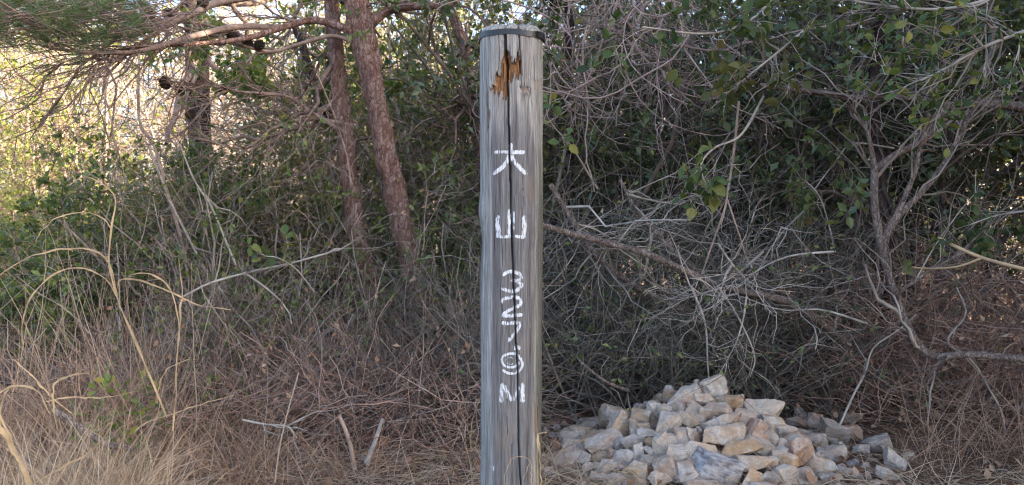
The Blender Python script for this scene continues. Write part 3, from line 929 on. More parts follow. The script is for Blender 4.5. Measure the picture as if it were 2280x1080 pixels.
# ------------------------------------------------------------------ trees with hand-read stems
def px3(pts, d):
    """[(px,py)] or [(px,py,d)] -> world points"""
    return [W(p[0], p[1], p[2] if len(p) > 2 else d) for p in pts]
def stem_geo(pts, radii, n=40, S=12, bark=.12, seed=0):
    c = spline(pts, n)
    r = np.interp(np.linspace(0, 1, n), np.linspace(0, 1, len(radii)), radii)
    t = unit(np.gradient(c, axis=0))
    ref = np.array((.3, .9, .2)) if abs(t[:, 1]).mean() < .6 else np.array((.9, .1, .3))
    u_ = unit(np.cross(t, ref))
    v_ = np.cross(t, u_)
    a = np.arange(S) * 2 * PI / S
    ring = u_[:, None] * np.cos(a)[None, :, None] + v_[:, None] * np.sin(a)[None, :, None]
    p0 = c[:, None] + ring * r[:, None, None]
    nz = fbm(np.stack([p0[..., 0] * 22, p0[..., 1] * 22, p0[..., 2] * 9 + seed], -1), 3)
    V = c[:, None] + ring * (r[:, None] * (1 + bark * 2 * nz))[:, :, None]
    k = (np.arange(n - 1) * S)[:, None]
    j = np.arange(S)[None]
    q = np.stack([k + j, k + (j + 1) % S, k + S + (j + 1) % S, k + S + j], -1).reshape(-1, 4)
    return Geo().add(V, q), c, r
def line(pts, r0, r1, K=12):
    c = spline(pts, K)
    return c[None], np.linspace(r0, r1, K)[None]
def cat(*prs):
    """stack (P,R) sets of the same K"""
    return np.concatenate([p for p, r in prs]), np.concatenate([r for p, r in prs])
MASS = ('twigs', 'branches', 'dead_branches', 'shoots', 'pale_twigs')
def twigs(name, mat, sets, parent=None, S=3, kind=None):
    kind = kind or ('stuff' if name in MASS else None)
    g = Geo()
    for P, R in sets: tubes(g, P, R, S)
    o = g.build(name, mat, parent)
    if kind: o['kind'] = kind
    return o
def root(pts): 
    p = pts[-1] if pts[-1][2] < pts[0][2] else pts[0]
    return (float(p[0]), float(p[1]), gz(p[0], p[1]))

# forked red-barked pine
tb = px3([(778, -160), (792, -20), (800, 60), (822, 150), (850, 300), (888, 470), (928, 660), (950, 800), (955, 900)], 4.35)
pine = thing('pine_tree', 'forked red-barked pine, thicker of the two leaning reddish trunks', 'tree', root(tb))
g, cB, rB = stem_geo(tb, [.064, .069, .074, .067, .059, .061, .058, .062, .072], 190, 36, .24)
g.build('trunk', M['bark_red'], pine)
limbs = []
def limb(pts, d, r0, r1, parent, name='limb', mat='bough', n=36):
    p = px3(pts, d)
    g, c, r = stem_geo(p, [r0, (r0 + r1) / 2, r1], n, 8, .08)
    g.build(name, M[mat], parent)
    cc_ = spline(p, 12)
    return cc_[None], np.linspace(r0, r1, 12)[None]
L1 = limb([(800, 85, 4.35), (765, 62, 4.3), (700, 45, 4.3), (650, 55, 4.2), (550, 85, 4.0), (450, 97, 3.8), (300, 106, 3.6), (150, 145, 3.5)], 4, .027, .005, pine, mat='bark_red')
L2 = limb([(620, 62, 4.2), (525, 60, 4.0), (425, 82, 3.7), (320, 112, 3.5), (225, 118, 3.3), (110, 108, 3.2)], 4, .02, .005, pine)
L3 = limb([(640, -20, 4.3), (490, 5, 4.0), (425, 32, 3.7), (310, 72, 3.5), (210, 80, 3.3), (90, 60, 3.1), (0, 20, 3.0)], 4, .022, .005, pine)
L4 = limb([(805, 80, 4.35), (835, 45, 4.35), (870, 22, 4.4), (930, 14, 4.35), (1010, 12, 4.3)], 4.4, .034, .016, pine, mat='bark_red')
L5 = limb([(775, 300, 4.45), (700, 255, 4.35), (640, 215, 4.3), (540, 205, 4.1), (460, 190, 4.0), (350, 178, 3.9)], 4, .014, .004, pine)
L6 = limb([(765, 275, 4.45), (690, 265, 4.4), (610, 285, 4.2), (540, 330, 4.1), (420, 300, 4.0)], 4, .012, .003, pine)
L7 = limb([(800, 100, 4.35), (740, 80, 4.3), (660, 100, 4.2), (600, 115, 4.1), (520, 95, 4.0), (400, 60, 3.8), (250, 30, 3.5)], 4, .014, .004, pine)
LL = cat(L1, L2, L3, L7)
LD = cat(L5, L6)
t1 = grow(LL[0], LL[1], 44, (.35, .9), (.2, .7), .5, 7, .2, -.02, .25, 1, .006, bias=(-.35, -.15, -.05))
t2 = grow(t1[0], t1[1], 150, (.2, .55), (.2, .8), .7, 6, .22, -.03, .1, 1, .003, bias=(-.3, -.1, 0))
t3 = grow(LD[0], LD[1], 70, (.2, .6), (.3, .9), .6, 7, .25, .03, .1, 1, .004)
t4 = grow(t3[0], t3[1], 160, (.1, .3), (.3, .9), .7, 5, .25, 0, .1, 1, .003)
twigs('dead_branches', M['bough'], [t1, t2, t3, t4], pine, 4)
# needles: tufts on the shoots at the outer (left, near) end
def needle_tufts(tips, dirs, per, ln, w):
    n = len(tips) * per
    d = unit(np.repeat(dirs, per, 0) * .8 + rdirs(n) * .85)
    return np.repeat(tips, per, 0) + rng.normal(0, .006, (n, 3)), d, rng.uniform(*ln, n), np.full(n, w)
sh = grow(t2[0], t2[1], 420, (.06, .2), (.2, .8), .7, 4, .2, .05, .2, 1, .003)
selx = sh[0][:, -1, 0] / sh[0][:, -1, 1] < (300 - 1140) / F
selz = sh[0][:, -1, 2] > 1.62
sel = selx & selz
gn = Geo()
tp, dr, ln_, w_ = needle_tufts(sh[0][sel][:, -1], unit(sh[0][sel][:, -1] - sh[0][sel][:, -2]), 26, (.05, .09), .0016)
blades(gn, tp, dr, ln_, w_, 3, 0, .04)
tips = np.array([W(rng.uniform(-60, 330), 42 + rng.normal(0, 32) - abs(rng.normal(0, 20)), rng.uniform(2.9, 3.8)) for _ in range(210)])
tp, dr, ln_, w_ = needle_tufts(tips, unit(rdirs(210) + np.array((-.6, -.1, .2))), 60, (.05, .10), .0016)
blades(gn, tp, dr, ln_, w_, 3, 0, .04)
gn.build('needles', M['needle'], pine)['kind'] = 'stuff'
shoots = np.stack([tips - unit(rdirs(210) * .5 + np.array((-.8, -.3, 0))) * .28, tips - rng.normal(0, .01, (210, 3)) - np.array((-.12, 0, -.02)), tips], 1)
twigs('shoots', M['bough'], [(shoots, np.full((210, 3), .0022)), sh], pine, 3)
# crown above the frame (shade and sky holes)
cr = grow(cB[None, :40], rB[None, :40], 20, (.8, 1.8), (.6, 1.3), .5, 6, .2, .05, .0, .8, .04)
# cones
gc_v, gc_t = [], []
def cone_geo():
    g = Geo()
    n = 70
    for i in range(n):
        f = i / (n - 1)
        a = i * 2.39996
        rr_ = .019 * math.sin(PI * (.12 + .8 * f)) ** .8
        z = -.022 + .044 * f
        c = np.array((math.cos(a) * rr_, math.sin(a) * rr_, z))
        o = unit(np.array((math.cos(a), math.sin(a), .35)))
        s_ = np.array((-math.sin(a), math.cos(a), 0)) * .0065
        up_ = np.cross(o, unit(s_)) * -.0028
        b_ = c - o * .012
        g.add([b_ - s_ * .5, b_ + s_ * .5, c + s_ + up_, c + o * .004, c - s_ + up_, c - up_ * .8], None, [(0, 1, 2), (0, 2, 3), (0, 3, 4), (1, 5, 2), (2, 5, 3), (3, 5, 4), (4, 5, 0), (0, 5, 1)])
    return g
m, nt, b, ln = nodes('cone_scale')
nzc = N(nt, 'ShaderNodeTexNoise', Scale=140.0)
rc = ramp(nt, [(.3, (.022, .014, .011)), (.7, (.085, .055, .042))])
ln.new(nzc.outputs['Fac'], rc.inputs[0])
ln.new(rc.outputs[0], b.inputs['Base Color'])
b.inputs['Roughness'].default_value = .85
cone0 = None
for (x, y, d) in ((331, 36, 3.7), (376, 30, 3.7), (388, 38, 3.75), (518, 78, 4.0), (551, 97, 4.05), (578, 100, 4.05), (367, 184, 3.92), (400, 202, 3.95), (497, 200, 4.05), (452, 6, 3.8), (423, 254, 4.0)):
    if cone0 is None:
        cone0 = cone_geo().build('pine_cone', m, None, smooth=False)
        o = cone0
    else:
        o = cone0.copy()
        COL.objects.link(o)
    o.parent = pine
    s = rng.uniform(1.1, 1.45)
    o.scale = (s, s, s)
    o.rotation_euler = (rng.uniform(0, 6), rng.uniform(0, 6), rng.uniform(0, 6))
    o.location = Vector(W(x, y, d)) - Vector(pine.location)

def simple_tree(label, pts, radii, mat, d=None, cat_='tree', name='tree', nb=14, L=(.3, .9), bmat='bough', ang=(.5, 1.2), n2=60, S=16, bark=.12, t0=.0, t1=.8, leafn=0, leafmat='leaf_mid', ll=(.03, .05)):
    p = px3(pts, d)
    t = thing(name, label, cat_, root(p))
    g, c, r = stem_geo(p, radii, 90, S, bark)
    g.build('trunk', M[mat], t)
    a = grow(c[None], r[None], nb, L, ang, .45, 8, .2, .02, t0, t1, .03)
    b_ = grow(a[0], a[1], n2, (L[0] * .4, L[1] * .6), (.3, .9), .6, 6, .25, 0, .2, 1, .006)
    c3 = grow(b_[0], b_[1], n2 * 3, (.08, .3), (.3, .9), .7, 5, .25, 0, .1, 1, .003)
    twigs('branches', M[bmat], [a, b_, c3], t, 4)
    if leafn:
        g = Geo()
        leaves(g, *leafpts(c3[0], leafn), ll, (.4, .6))
        g.build('crown', M[leafmat], t)['kind'] = 'stuff'
    return t
simple_tree('slimmer reddish trunk standing just left of the forked pine', [(722, -200), (735, -40), (748, 120), (768, 300), (790, 500), (830, 640), (850, 780), (855, 880)], [.042, .045, .046, .046, .05, .046, .048, .054], 'bark_red', 4.5, name='pine_tree', S=28, bark=.22, leafn=900, leafmat='leaf_bright', t1=.5)
simple_tree('straight dark purple-brown pine trunk in the upper left', [(428, -250), (433, -60), (438, 100), (443, 250), (452, 420), (457, 600), (460, 800)], [.078, .082, .084, .086, .088, .09, .095], 'bark_dark', 6.1, name='pine_tree', S=24, nb=12, L=(.6, 1.6), t1=.35)
simple_tree('thin dark stem slanting behind the slim reddish trunk', [(650, 40), (676, 110), (702, 200), (735, 265), (768, 330), (800, 520), (810, 820)], [.024, .028, .03, .03, .032, .034, .036], 'bark_dark', 5.5, name='sapling', cat_='sapling', S=10)
simple_tree('thin brown sapling directly left of the post head', [(985, -60), (1003, 20), (1035, 110), (1048, 200), (1062, 290), (1070, 500), (1075, 840)], [.028, .03, .033, .028, .03, .032, .036], 'bark_red', 5.1, name='sapling', cat_='sapling', S=12, leafn=500, leafmat='leaf_olive')

# multi-stemmed small tree on the right
rt = thing('multi_stemmed_tree', 'bare grey-brown small tree forking low at the right of the cairn', 'tree', root(px3([(2075, 790, 3.3)] * 2, 3.3)))
RS = []
for pts, r0, r1 in (([(2420, 815), (2280, 800), (2160, 789), (2075, 792), (2030, 745), (1995, 660), (1965, 560), (1947, 450), (1948, 375)], .016, .017),
                    ([(1948, 380), (1990, 347), (2040, 320), (2090, 280), (2150, 215)], .019, .006),
                    ([(1962, 545), (2000, 482), (2050, 430), (2100, 368), (2145, 285), (2190, 190), (2215, 60)], .017, .007),
                    ([(1960, 540), (2003, 462), (2038, 380), (2050, 318), (2082, 200), (2090, 60)], .014, .006),
                    ([(1948, 378), (1936, 312), (1926, 282), (1895, 235)], .012, .004),
                    ([(1995, 655), (2060, 610), (2140, 560), (2230, 470)], .009, .003)):
    RS.append(limb(pts, 3.3, r0, r1, rt, 'stem', 'bark_grey', 60))
RSc = cat(*RS)
a = grow(*RSc, 60, (.2, .7), (.3, 1.0), .5, 7, .2, .02, .2, 1, .006)
b2 = grow(*a, 130, (.1, .35), (.3, .9), .7, 5, .25, 0, .1, 1, .003)
twigs('branches', M['twig_mix'], [a, b2], rt, 4)
bt = thing('dark_stemmed_tree', 'dark upright stem crossed by one long horizontal limb, upper right', 'tree', root(px3([(1975, 880, 4.35)] * 2, 4.35)))
BS = [limb([(1935, -120), (1948, 0), (1957, 90), (1944, 210), (1960, 400), (1972, 600), (1980, 900)], 4.35, .026, .036, bt, 'trunk', 'bark_dark', 50),
      limb([(1690, 190, 3.7), (1840, 208, 3.7), (1900, 219, 3.7), (1970, 213, 3.75), (2050, 222, 3.75), (2110, 236, 3.75), (2230, 232, 3.8), (2330, 250, 3.8)], 3.7, .012, .024, bt, 'limb', 'bark_grey', 50),
      limb([(1950, 180), (2000, 100), (2060, 20), (2100, -60)], 4.35, .02, .012, bt, 'limb', 'bark_dark'),
      limb([(1948, 210), (1900, 180), (1860, 150), (1850, 110), (1900, 40)], 4.3, .014, .008, bt, 'limb', 'bark_dark'),
      limb([(1950, 120), (1880, 40), (1830, -30)], 4.35, .014, .01, bt, 'limb', 'bark_dark'),
      limb([(1970, 590), (1900, 450), (1810, 390), (1760, 330)], 4.6, .02, .008, bt, 'limb', 'bark_dark')]
BSc = cat(*BS)
a = grow(*BSc, 90, (.3, .9), (.3, 1.1), .5, 8, .2, .03, .0, 1, .008)
b2 = grow(*a, 420, (.15, .5), (.3, .9), .7, 6, .25, 0, .1, 1, .004)
b3 = grow(*b2, 900, (.08, .25), (.3, .9), .7, 5, .25, 0, .1, 1, .003)
twigs('branches', M['twig_dark'], [a, b2], bt, 4)
up_ = b3[0][:, -1, 2] > 1.55
g = Geo()
leaves(g, *leafpts(b3[0][up_], 2600), (.035, .06), (.4, .6), detail=True)
g.build('crown', M['leaf_dark'], bt)['kind'] = 'stuff'
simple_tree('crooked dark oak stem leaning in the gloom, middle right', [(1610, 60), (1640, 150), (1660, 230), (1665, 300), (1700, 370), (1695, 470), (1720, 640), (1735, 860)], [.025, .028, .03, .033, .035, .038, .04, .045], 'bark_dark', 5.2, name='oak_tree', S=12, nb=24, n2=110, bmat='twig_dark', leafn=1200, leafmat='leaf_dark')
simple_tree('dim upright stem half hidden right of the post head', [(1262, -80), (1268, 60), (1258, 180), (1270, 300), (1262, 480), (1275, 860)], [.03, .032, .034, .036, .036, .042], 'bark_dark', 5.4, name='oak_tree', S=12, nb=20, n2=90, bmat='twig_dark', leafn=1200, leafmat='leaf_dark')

# ------------------------------------------------------------------ dead bough right of the post
db = thing('dead_bough', 'long fallen grey bough with bare forked twigs right of the post', 'branch', root(px3([(1760, 690, 3.75)] * 2, 3.7)))
D1 = limb([(1200, 500, 3.2), (1290, 525, 3.25), (1380, 548, 3.3), (1440, 565, 3.3), (1500, 592, 3.35), (1560, 618, 3.4), (1640, 648, 3.4), (1720, 664, 3.45), (1800, 700, 3.6), (1880, 760, 3.8)], 3.5, .013, .021, db, 'limb', 'bark_grey', 70)
D2 = limb([(1605, 636, 3.32), (1660, 650, 3.34), (1690, 655, 3.36), (1760, 672, 3.4)], 3.3, .013, .018, db, 'broken_limb', 'bark_grey')
D3 = limb([(1225, 410, 3.6), (1275, 490, 3.6), (1330, 570, 3.6), (1420, 640, 3.65), (1540, 700, 3.7)], 3.6, .012, .016, db, 'limb', 'bark_grey')
D4 = limb([(1380, 400, 3.7), (1420, 470, 3.7), (1480, 540, 3.7), (1560, 610, 3.7)], 3.7, .008, .012, db, 'limb', 'bark_grey')
D5 = limb([(1400, 870, 3.45), (1330, 845, 3.4), (1290, 805, 3.4), (1450, 865, 3.4), (1480, 890, 3.35)][:1] + [(1350, 850, 3.4), (1300, 812, 3.4), (1280, 790, 3.45)], 3.4, .009, .004, db, 'limb', 'bark_grey')
DD = cat(D1, D2, D3, D4)
a = grow(*DD, 60, (.3, .8), (.4, 1.3), .5, 7, .22, .04, .0, 1, .0042, bias=(0, .3, .1))
b2 = grow(*a, 170, (.15, .45), (.4, 1.1), .7, 6, .24, .0, .1, 1, .003)
b3 = grow(*b2, 330, (.06, .22), (.5, 1.1), .75, 4, .2, 0, .1, 1, .002)
twigs('twigs', M['twig_grey'], [a, b2, b3], db, 4)
pf = px3([(1640, 650, 3.35), (1660, 690, 3.3), (1655, 740, 3.25)], 3.3)
fan = [line(px3(q, d), .006, .002) for q, d in (([(1605, 640), (1560, 655), (1510, 668)], 3.3), ([(1662, 660), (1655, 710), (1640, 760), (1620, 800)], 3.25), ([(1640, 655), (1600, 660), (1545, 650)], 3.3),
       ([(1600, 545), (1640, 600), (1690, 640), (1770, 650)], 3.3), ([(1700, 560), (1640, 610), (1560, 660)], 3.3), ([(1860, 560), (1760, 570), (1690, 600), (1640, 640)], 3.35),
       ([(1790, 470), (1740, 520), (1700, 580), (1670, 650)], 3.4), ([(1930, 720), (1830, 690), (1740, 690), (1650, 660)], 3.35), ([(1540, 640), (1570, 720), (1575, 800), (1578, 845)], 3.25), ([(1600, 640), (1640, 700), (1680, 790), (1670, 840)], 3.25))]
FN = cat(*fan)
a = grow(*FN, 38, (.12, .4), (.4, 1.2), .7, 6, .24, 0, .1, 1, .004)
b2 = grow(*a, 90, (.06, .2), (.5, 1.1), .7, 4, .2, 0, .1, 1, .0025)
twigs('pale_twigs', M['twig_pale'], [FN, a, b2], db, 4)

# single stems that can be told apart
def stick(label, pts, r0, r1, mat='twig_pale', d=3.5, name='bare_sapling', cat_='sapling', K=30, side=0, group=None):
    p = px3(pts, d)
    t = thing(name, label, cat_, root(p), group)
    g, c, r = stem_geo(p, [r0, (r0 + r1) / 2, r1], K, 7, .06)
    g.build('stem', M[mat], t)
    if side:
        s = grow(c[None], r[None], side, (.08, .35), (.3, .9), .6, 6, .2, 0, .2, 1, .003)
        for q in range(side): twigs('side_shoot', M[mat], [(s[0][q:q + 1], s[1][q:q + 1])], t, 4)
    return t, c, r
stick('thin pale stem leaning up from the grey blocky loose stone', [(1868, 950), (1900, 880), (1926, 830), (1945, 775), (2000, 735), (2040, 700)], .0055, .003, 'twig_grey', d=3.5, side=4)
stick('crooked pale stem zigzagging down at the far right', [(2130, 640), (2150, 700), (2110, 760), (2165, 805), (2200, 862), (2232, 925), (2240, 1015)], .004, .005, 'twig_grey', d=3.6, side=5)
stick('long thin hanging stem dropping straight through the gloom', [(1645, 225), (1635, 330), (1620, 430), (1612, 470), (1580, 560), (1560, 620)], .006, .004, 'twig_brown', 3.5, side=4)
stick('thin fork sweeping down-right from the hanging stem', [(1618, 440), (1645, 520), (1665, 580), (1690, 620)], .004, .003, 'twig_brown', 3.5, side=3)
stick('straight pale stem slanting across the left shrub', [(330, 320), (360, 400), (385, 460), (425, 540), (455, 600), (480, 660)], .005, .008, 'twig_grey', 4.1, side=6)
stick('forked pale stem beside the slanting one', [(400, 320), (432, 400), (470, 460), (500, 530), (525, 590)], .004, .006, 'twig_grey', 4.0, side=8)
stick('thin upright brown stem rising from the left brush', [(310, 120), (308, 200), (312, 275), (345, 330), (370, 420), (400, 520), (425, 640)], .006, .011, 'twig_brown', 4.3, side=10)
stick('pale twig sloping up through the brush left of the trunks', [(410, 660), (470, 630), (560, 605), (640, 588), (700, 572), (760, 555)], .006, .004, 'twig_grey', 3.6, side=5)
stick('broken pale stick standing in the litter left of the post', [(852, 932), (838, 975), (825, 1010), (816, 1032)], .007, .012, 'twig_pale', 3.0, 'broken_stick', 'stick')
stick('brown stick leaning in the litter beside the broken pale one', [(755, 925), (770, 960), (782, 1000), (790, 1045)], .007, .010, 'twig_brown', 2.95, 'broken_stick', 'stick')
stick('long dark dead branch lying in the grass at lower left', [(120, 915), (170, 945), (230, 985), (300, 1000)], .014, .010, 'bark_grey', 2.6, 'fallen_branch', 'branch')
stick('grey knobbly twig low in the brush, left centre', [(540, 935), (590, 945), (640, 950), (660, 975)], .005, .003, 'twig_grey', 2.9, 'fallen_twig', 'twig', side=5)
stick('thin straight straw leaning before the left brush', [(665, 830), (640, 920), (622, 1000), (612, 1075)], .0025, .003, 'straw', 2.7, 'dry_stalk', 'stalk')
t, c, r = stick('bright tan bramble cane arching in from the right edge', [(2090, 530, 2.9), (2130, 550, 2.85), (2190, 575, 2.8), (2290, 602, 2.7)], .006, .007, 'reed', 2.8, 'bramble_cane', 'cane')
limb([(2012, 592, 2.9), (2060, 598, 2.88), (2130, 594, 2.85), (2188, 574, 2.8)], 2.8, .003, .005, t, 'side_cane', 'reed')
BRAMBLE = t

# ------------------------------------------------------------------ shrubs
def bush(name, label, cat_, base, h, spread, stems, n1, n2, n3, tm, lm=None, nl=0, ll=(.03, .05), lw=(.45, .65), L1=(.3, .8), L2=(.15, .45), L3=(.06, .22), sr=.012, grav=0.0, wob=.2, group=None, leaf_from=0.0, detail=False, up=.8, bias=None, S=3, droop=0.0, tilt=(.05, .6)):
    x, y = base
    z = gz(x, y)
    t = thing(name, label, cat_, (x, y, z), group)
    a = rng.uniform(0, 2 * PI, stems)
    rad = spread * .35 * np.sqrt(rng.uniform(0, 1, stems))
    P0 = np.stack([x + rad * np.cos(a), y + rad * np.sin(a) * .8, np.full(stems, z - .03)], -1)
    th_ = rng.uniform(*tilt, stems)
    a2 = rng.uniform(0, 2 * PI, stems)
    d = np.stack([np.sin(th_) * np.cos(a2) * spread / max(h, .1) * 1.2, np.sin(th_) * np.sin(a2) * spread / max(h, .1), np.cos(th_)], -1)
    d = unit(d)
    K = 9
    P = np.empty((stems, K, 3))
    P[:, 0] = P0
    Ls = h * rng.uniform(.65, 1.1, stems) / (K - 1)
    for k in range(1, K):
        d = unit(d + rng.normal(0, .13, (stems, 3)))
        P[:, k] = P[:, k - 1] + d * Ls[:, None]
    R = (sr * rng.uniform(.7, 1.3, stems))[:, None] * np.linspace(1, .4, K)[None]
    q1 = grow(P, R, n1, L1, (.3, 1.1), .55, 7, wob, grav, .12, 1, sr * .6, bias=bias)
    q2 = grow(*q1, n2, L2, (.3, 1.0), .7, 6, wob, grav, .1, 1, .004)
    sets = [(P, R), q1, q2]
    if n3:
        q3 = grow(*q2, n3, L3, (.3, 1.0), .75, 4, wob, grav, .1, 1, .0028)
        sets.append(q3)
    tw = Geo()
    for q in range(stems):
        tubes(tw, P[q:q + 1], R[q:q + 1], 6).build('stem', M[tm], t)
        tw = Geo()
    tw = Geo()
    for s_ in sets[1:]: tubes(tw, *s_, S)
    tw.build('twigs', M[tm], t)['kind'] = 'stuff'
    if lm and nl:
        src = sets[-1][0]
        if leaf_from: src = src[src[:, -1, 2] > leaf_from]
        if len(src):
            g = Geo()
            leaves(g, *leafpts(src, nl), ll, lw, detail=detail, up=up, droop=droop)
            g.build('foliage', M[lm], t)['kind'] = 'stuff'
    return t
X_ = lambda px, y: (px - 1140) * y / F
# green shrubs on the left
bush('evergreen_shrub', 'broad green shrub filling the left side behind the arching reed', 'shrub', (X_(390, 4.8), 4.8), 1.35, 1.05, 13, 140, 600, 1600, 'twig_mix', 'leaf_mid', 17000, (.028, .05), L1=(.25, .55), L2=(.12, .3))
bush('evergreen_shrub', 'low dark green shrub at the far left edge', 'shrub', (X_(90, 4.6), 4.6), .75, 1.0, 11, 110, 450, 1300, 'twig_mix', 'leaf_mid', 13000, (.028, .05), L1=(.25, .5), L2=(.12, .3))
bush('evergreen_shrub', 'yellow-green shrub in front of the dark straight trunk', 'shrub', (X_(520, 5.4), 5.4), 1.25, 1.1, 10, 110, 450, 1200, 'twig_brown', 'leaf_mid', 5500, (.03, .05), L1=(.25, .6), L2=(.12, .3))
bush('evergreen_shrub', 'leafy green shrub low between left brush and reddish trunks', 'shrub', (X_(680, 5.5), 5.5), 1.0, .9, 9, 90, 350, 900, 'twig_mix', 'leaf_mid', 6000, (.03, .055), L1=(.25, .6), L2=(.12, .3))
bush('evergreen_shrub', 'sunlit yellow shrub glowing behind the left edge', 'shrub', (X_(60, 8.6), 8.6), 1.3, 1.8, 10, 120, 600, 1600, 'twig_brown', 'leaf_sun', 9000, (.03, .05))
bush('evergreen_shrub', 'leafy shrub low between the reddish trunks and the post', 'shrub', (X_(985, 5.0), 5.0), 1.2, .95, 9, 100, 380, 1000, 'twig_olive', 'leaf_mid', 5200, (.03, .055), L1=(.25, .6), L2=(.12, .3))
bush('evergreen_shrub', 'olive shrub filling the gap between dark trunk and reddish trunks', 'shrub', (X_(610, 4.9), 4.9), 1.2, .9, 9, 100, 380, 1000, 'twig_mix', 'leaf_olive', 5600, (.03, .05), L1=(.25, .6), L2=(.12, .3))
# foliage about the pine fork
bush('ivy_vine', 'green ivy-like growth hanging about the pine fork', 'vine', (X_(730, 4.85), 4.85), 2.2, .5, 6, 60, 260, 700, 'twig_brown', 'leaf_bright', 2600, (.032, .055), leaf_from=1.8, sr=.007, tilt=(.02, .22))
# tall thicket behind
TH_ = [(-1.35, 6.3, 3.1, 'leaf_olive', 'twig_mix', 5000, 'olive leafed tall shrub behind the slim reddish trunk'),
       (-.72, 6.0, 3.2, 'leaf_olive', 'twig_mix', 5500, 'olive tall shrub seen between reddish trunks and post'),
       (-.15, 5.6, 3.0, 'leaf_olive', 'twig_mix', 5500, 'mid green tall shrub directly behind the post'),
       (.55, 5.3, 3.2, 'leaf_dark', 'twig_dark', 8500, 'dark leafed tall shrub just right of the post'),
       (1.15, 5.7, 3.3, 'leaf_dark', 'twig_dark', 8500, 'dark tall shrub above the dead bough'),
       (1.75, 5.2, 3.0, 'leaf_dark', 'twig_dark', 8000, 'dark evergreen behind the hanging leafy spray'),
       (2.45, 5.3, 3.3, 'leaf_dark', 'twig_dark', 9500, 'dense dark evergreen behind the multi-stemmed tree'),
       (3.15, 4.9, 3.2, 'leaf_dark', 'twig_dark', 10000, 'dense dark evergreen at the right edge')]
for x, y, h, lm, tm, nl, lab in TH_:
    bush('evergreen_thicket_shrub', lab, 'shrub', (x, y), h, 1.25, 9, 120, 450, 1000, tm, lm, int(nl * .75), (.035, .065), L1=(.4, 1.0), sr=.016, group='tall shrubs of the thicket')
# near leafy sprays: every leaf its own object, six leaf meshes shared
LEAFM = {}
def single_leaves(t, pos, tan, ll, lw, mat, up=.8):
    if mat not in LEAFM:
        LEAFM[mat] = []
        for k in range(6):
            prof = [(0, .02), (.12, .10), (.3, .40), (.52, .5), (.75, .36), (.9, .16), (1, 0.01)]
            wv = .46 + .05 * k
            cu = -.12 + .09 * k
            V = []
            for a, w in prof:
                for s in (-1, 0, 1):
                    V.append((s * w * wv, a, abs(s) * w * wv * (.18 + .07 * k) - cu * a * a + .02 * math.sin(a * 14 + s * 2 + k)))
            Qd = [(3 * i + j, 3 * i + j + 1, 3 * i + j + 4, 3 * i + j + 3) for i in range(6) for j in range(2)]
            g = Geo().add(V, Qd)
            o = g.build('leaf', M[mat])
            LEAFM[mat].append(o.data)
            bpy.data.objects.remove(o)
    n = len(pos)
    d = unit(tan * .5 + rdirs(n) * .9 + np.array((0, 0, -.15)))
    nor = unit(rdirs(n) + np.array((0, -.2, up)))
    L = rng.uniform(*ll, n)
    base = Vector(t.location)
    for i in range(n):
        y = Vector(d[i])
        x = y.cross(Vector(nor[i])).normalized()
        z = x.cross(y)
        o = bpy.data.objects.new('leaf', LEAFM[mat][i % 6])
        COL.objects.link(o)
        o.parent = t
        mm = Matrix((x, y, z)).transposed().to_4x4() @ Matrix.Scale(L[i], 4)
        mm.translation = Vector(pos[i]) - base
        o.matrix_local = mm
def spray(label, pts, r0, r1, nl, ll, lm, name='leafy_branch', d=None, side=10, tm='twig_grey', L=(.1, .3), lw=(.5, .68)):
    p = px3(pts, d)
    t = thing(name, label, 'branch', tuple(float(v) for v in p[0]))
    g, c, r = stem_geo(p, [r0, r1], 30, 7, .06)
    g.build('stem', M[tm], t)
    s = grow(c[None], r[None], side, L, (.3, 1.0), .6, 6, .2, 0, .25, 1, .004)
    s2 = grow(*s, side * 3, (L[0] * .4, L[1] * .5), (.3, .9), .7, 4, .2, 0, .3, 1, .0025)
    twigs('shoots', M[tm], [s, s2], t, 4)
    single_leaves(t, *leafpts(s2[0], nl), ll, lw, lm + '_single')
    return t
single_leaves(BRAMBLE, np.array(px3([(2010, 590)] * 7 + [(2090, 532)] * 5, 2.88)), rdirs(12), (.03, .055), (.45, .6), 'leaf_olive_single')
spray('hanging spray of broad green leaves in the middle right', [(1700, 215, 3.4), (1650, 300, 3.25), (1590, 330, 3.15), (1560, 370, 3.1), (1575, 420, 3.05)], .006, .003, 50, (.045, .072), 'leaf_bright', side=9, L=(.06, .16))
spray('broad-leaved branch reaching in at top right of centre', [(1760, -60, 3.6), (1700, 20, 3.4), (1640, 60, 3.2), (1560, 75, 3.1), (1430, 60, 3.0)], .008, .003, 130, (.038, .068), 'leaf_mid', side=18, L=(.1, .3))
spray('drooping broad-leaved branch below the top right leaves', [(1800, 60, 3.5), (1740, 110, 3.4), (1690, 150, 3.3), (1640, 190, 3.2)], .007, .003, 120, (.038, .068), 'leaf_olive', side=16, L=(.1, .28))
spray('leafy branch with yellowing leaves in the top right corner', [(2400, 40, 2.9), (2280, 70, 2.9), (2180, 110, 2.9), (2110, 150, 2.9), (2050, 180, 2.9)], .009, .003, 320, (.026, .052), 'leaf_bright', side=28, L=(.12, .36))
spray('upper leafy branch spanning the top right edge', [(2380, -60, 3.0), (2230, -10, 3.0), (2100, 20, 3.0), (1950, 10, 3.1), (1850, -10, 3.2)], .009, .003, 320, (.026, .05), 'leaf_mid', side=30, L=(.12, .36))
spray('leafy twigs low at the right edge', [(2400, 480, 3.2), (2300, 470, 3.2), (2220, 480, 3.3), (2160, 500, 3.3)], .006, .002, 90, (.035, .06), 'leaf_mid', side=14, L=(.08, .22))
spray('small green sprig beside the upper post, right side', [(1330, 420, 3.6), (1275, 330, 3.4), (1240, 290, 3.35), (1225, 270, 3.3)], .004, .002, 26, (.04, .06), 'leaf_bright', side=6, L=(.05, .12))
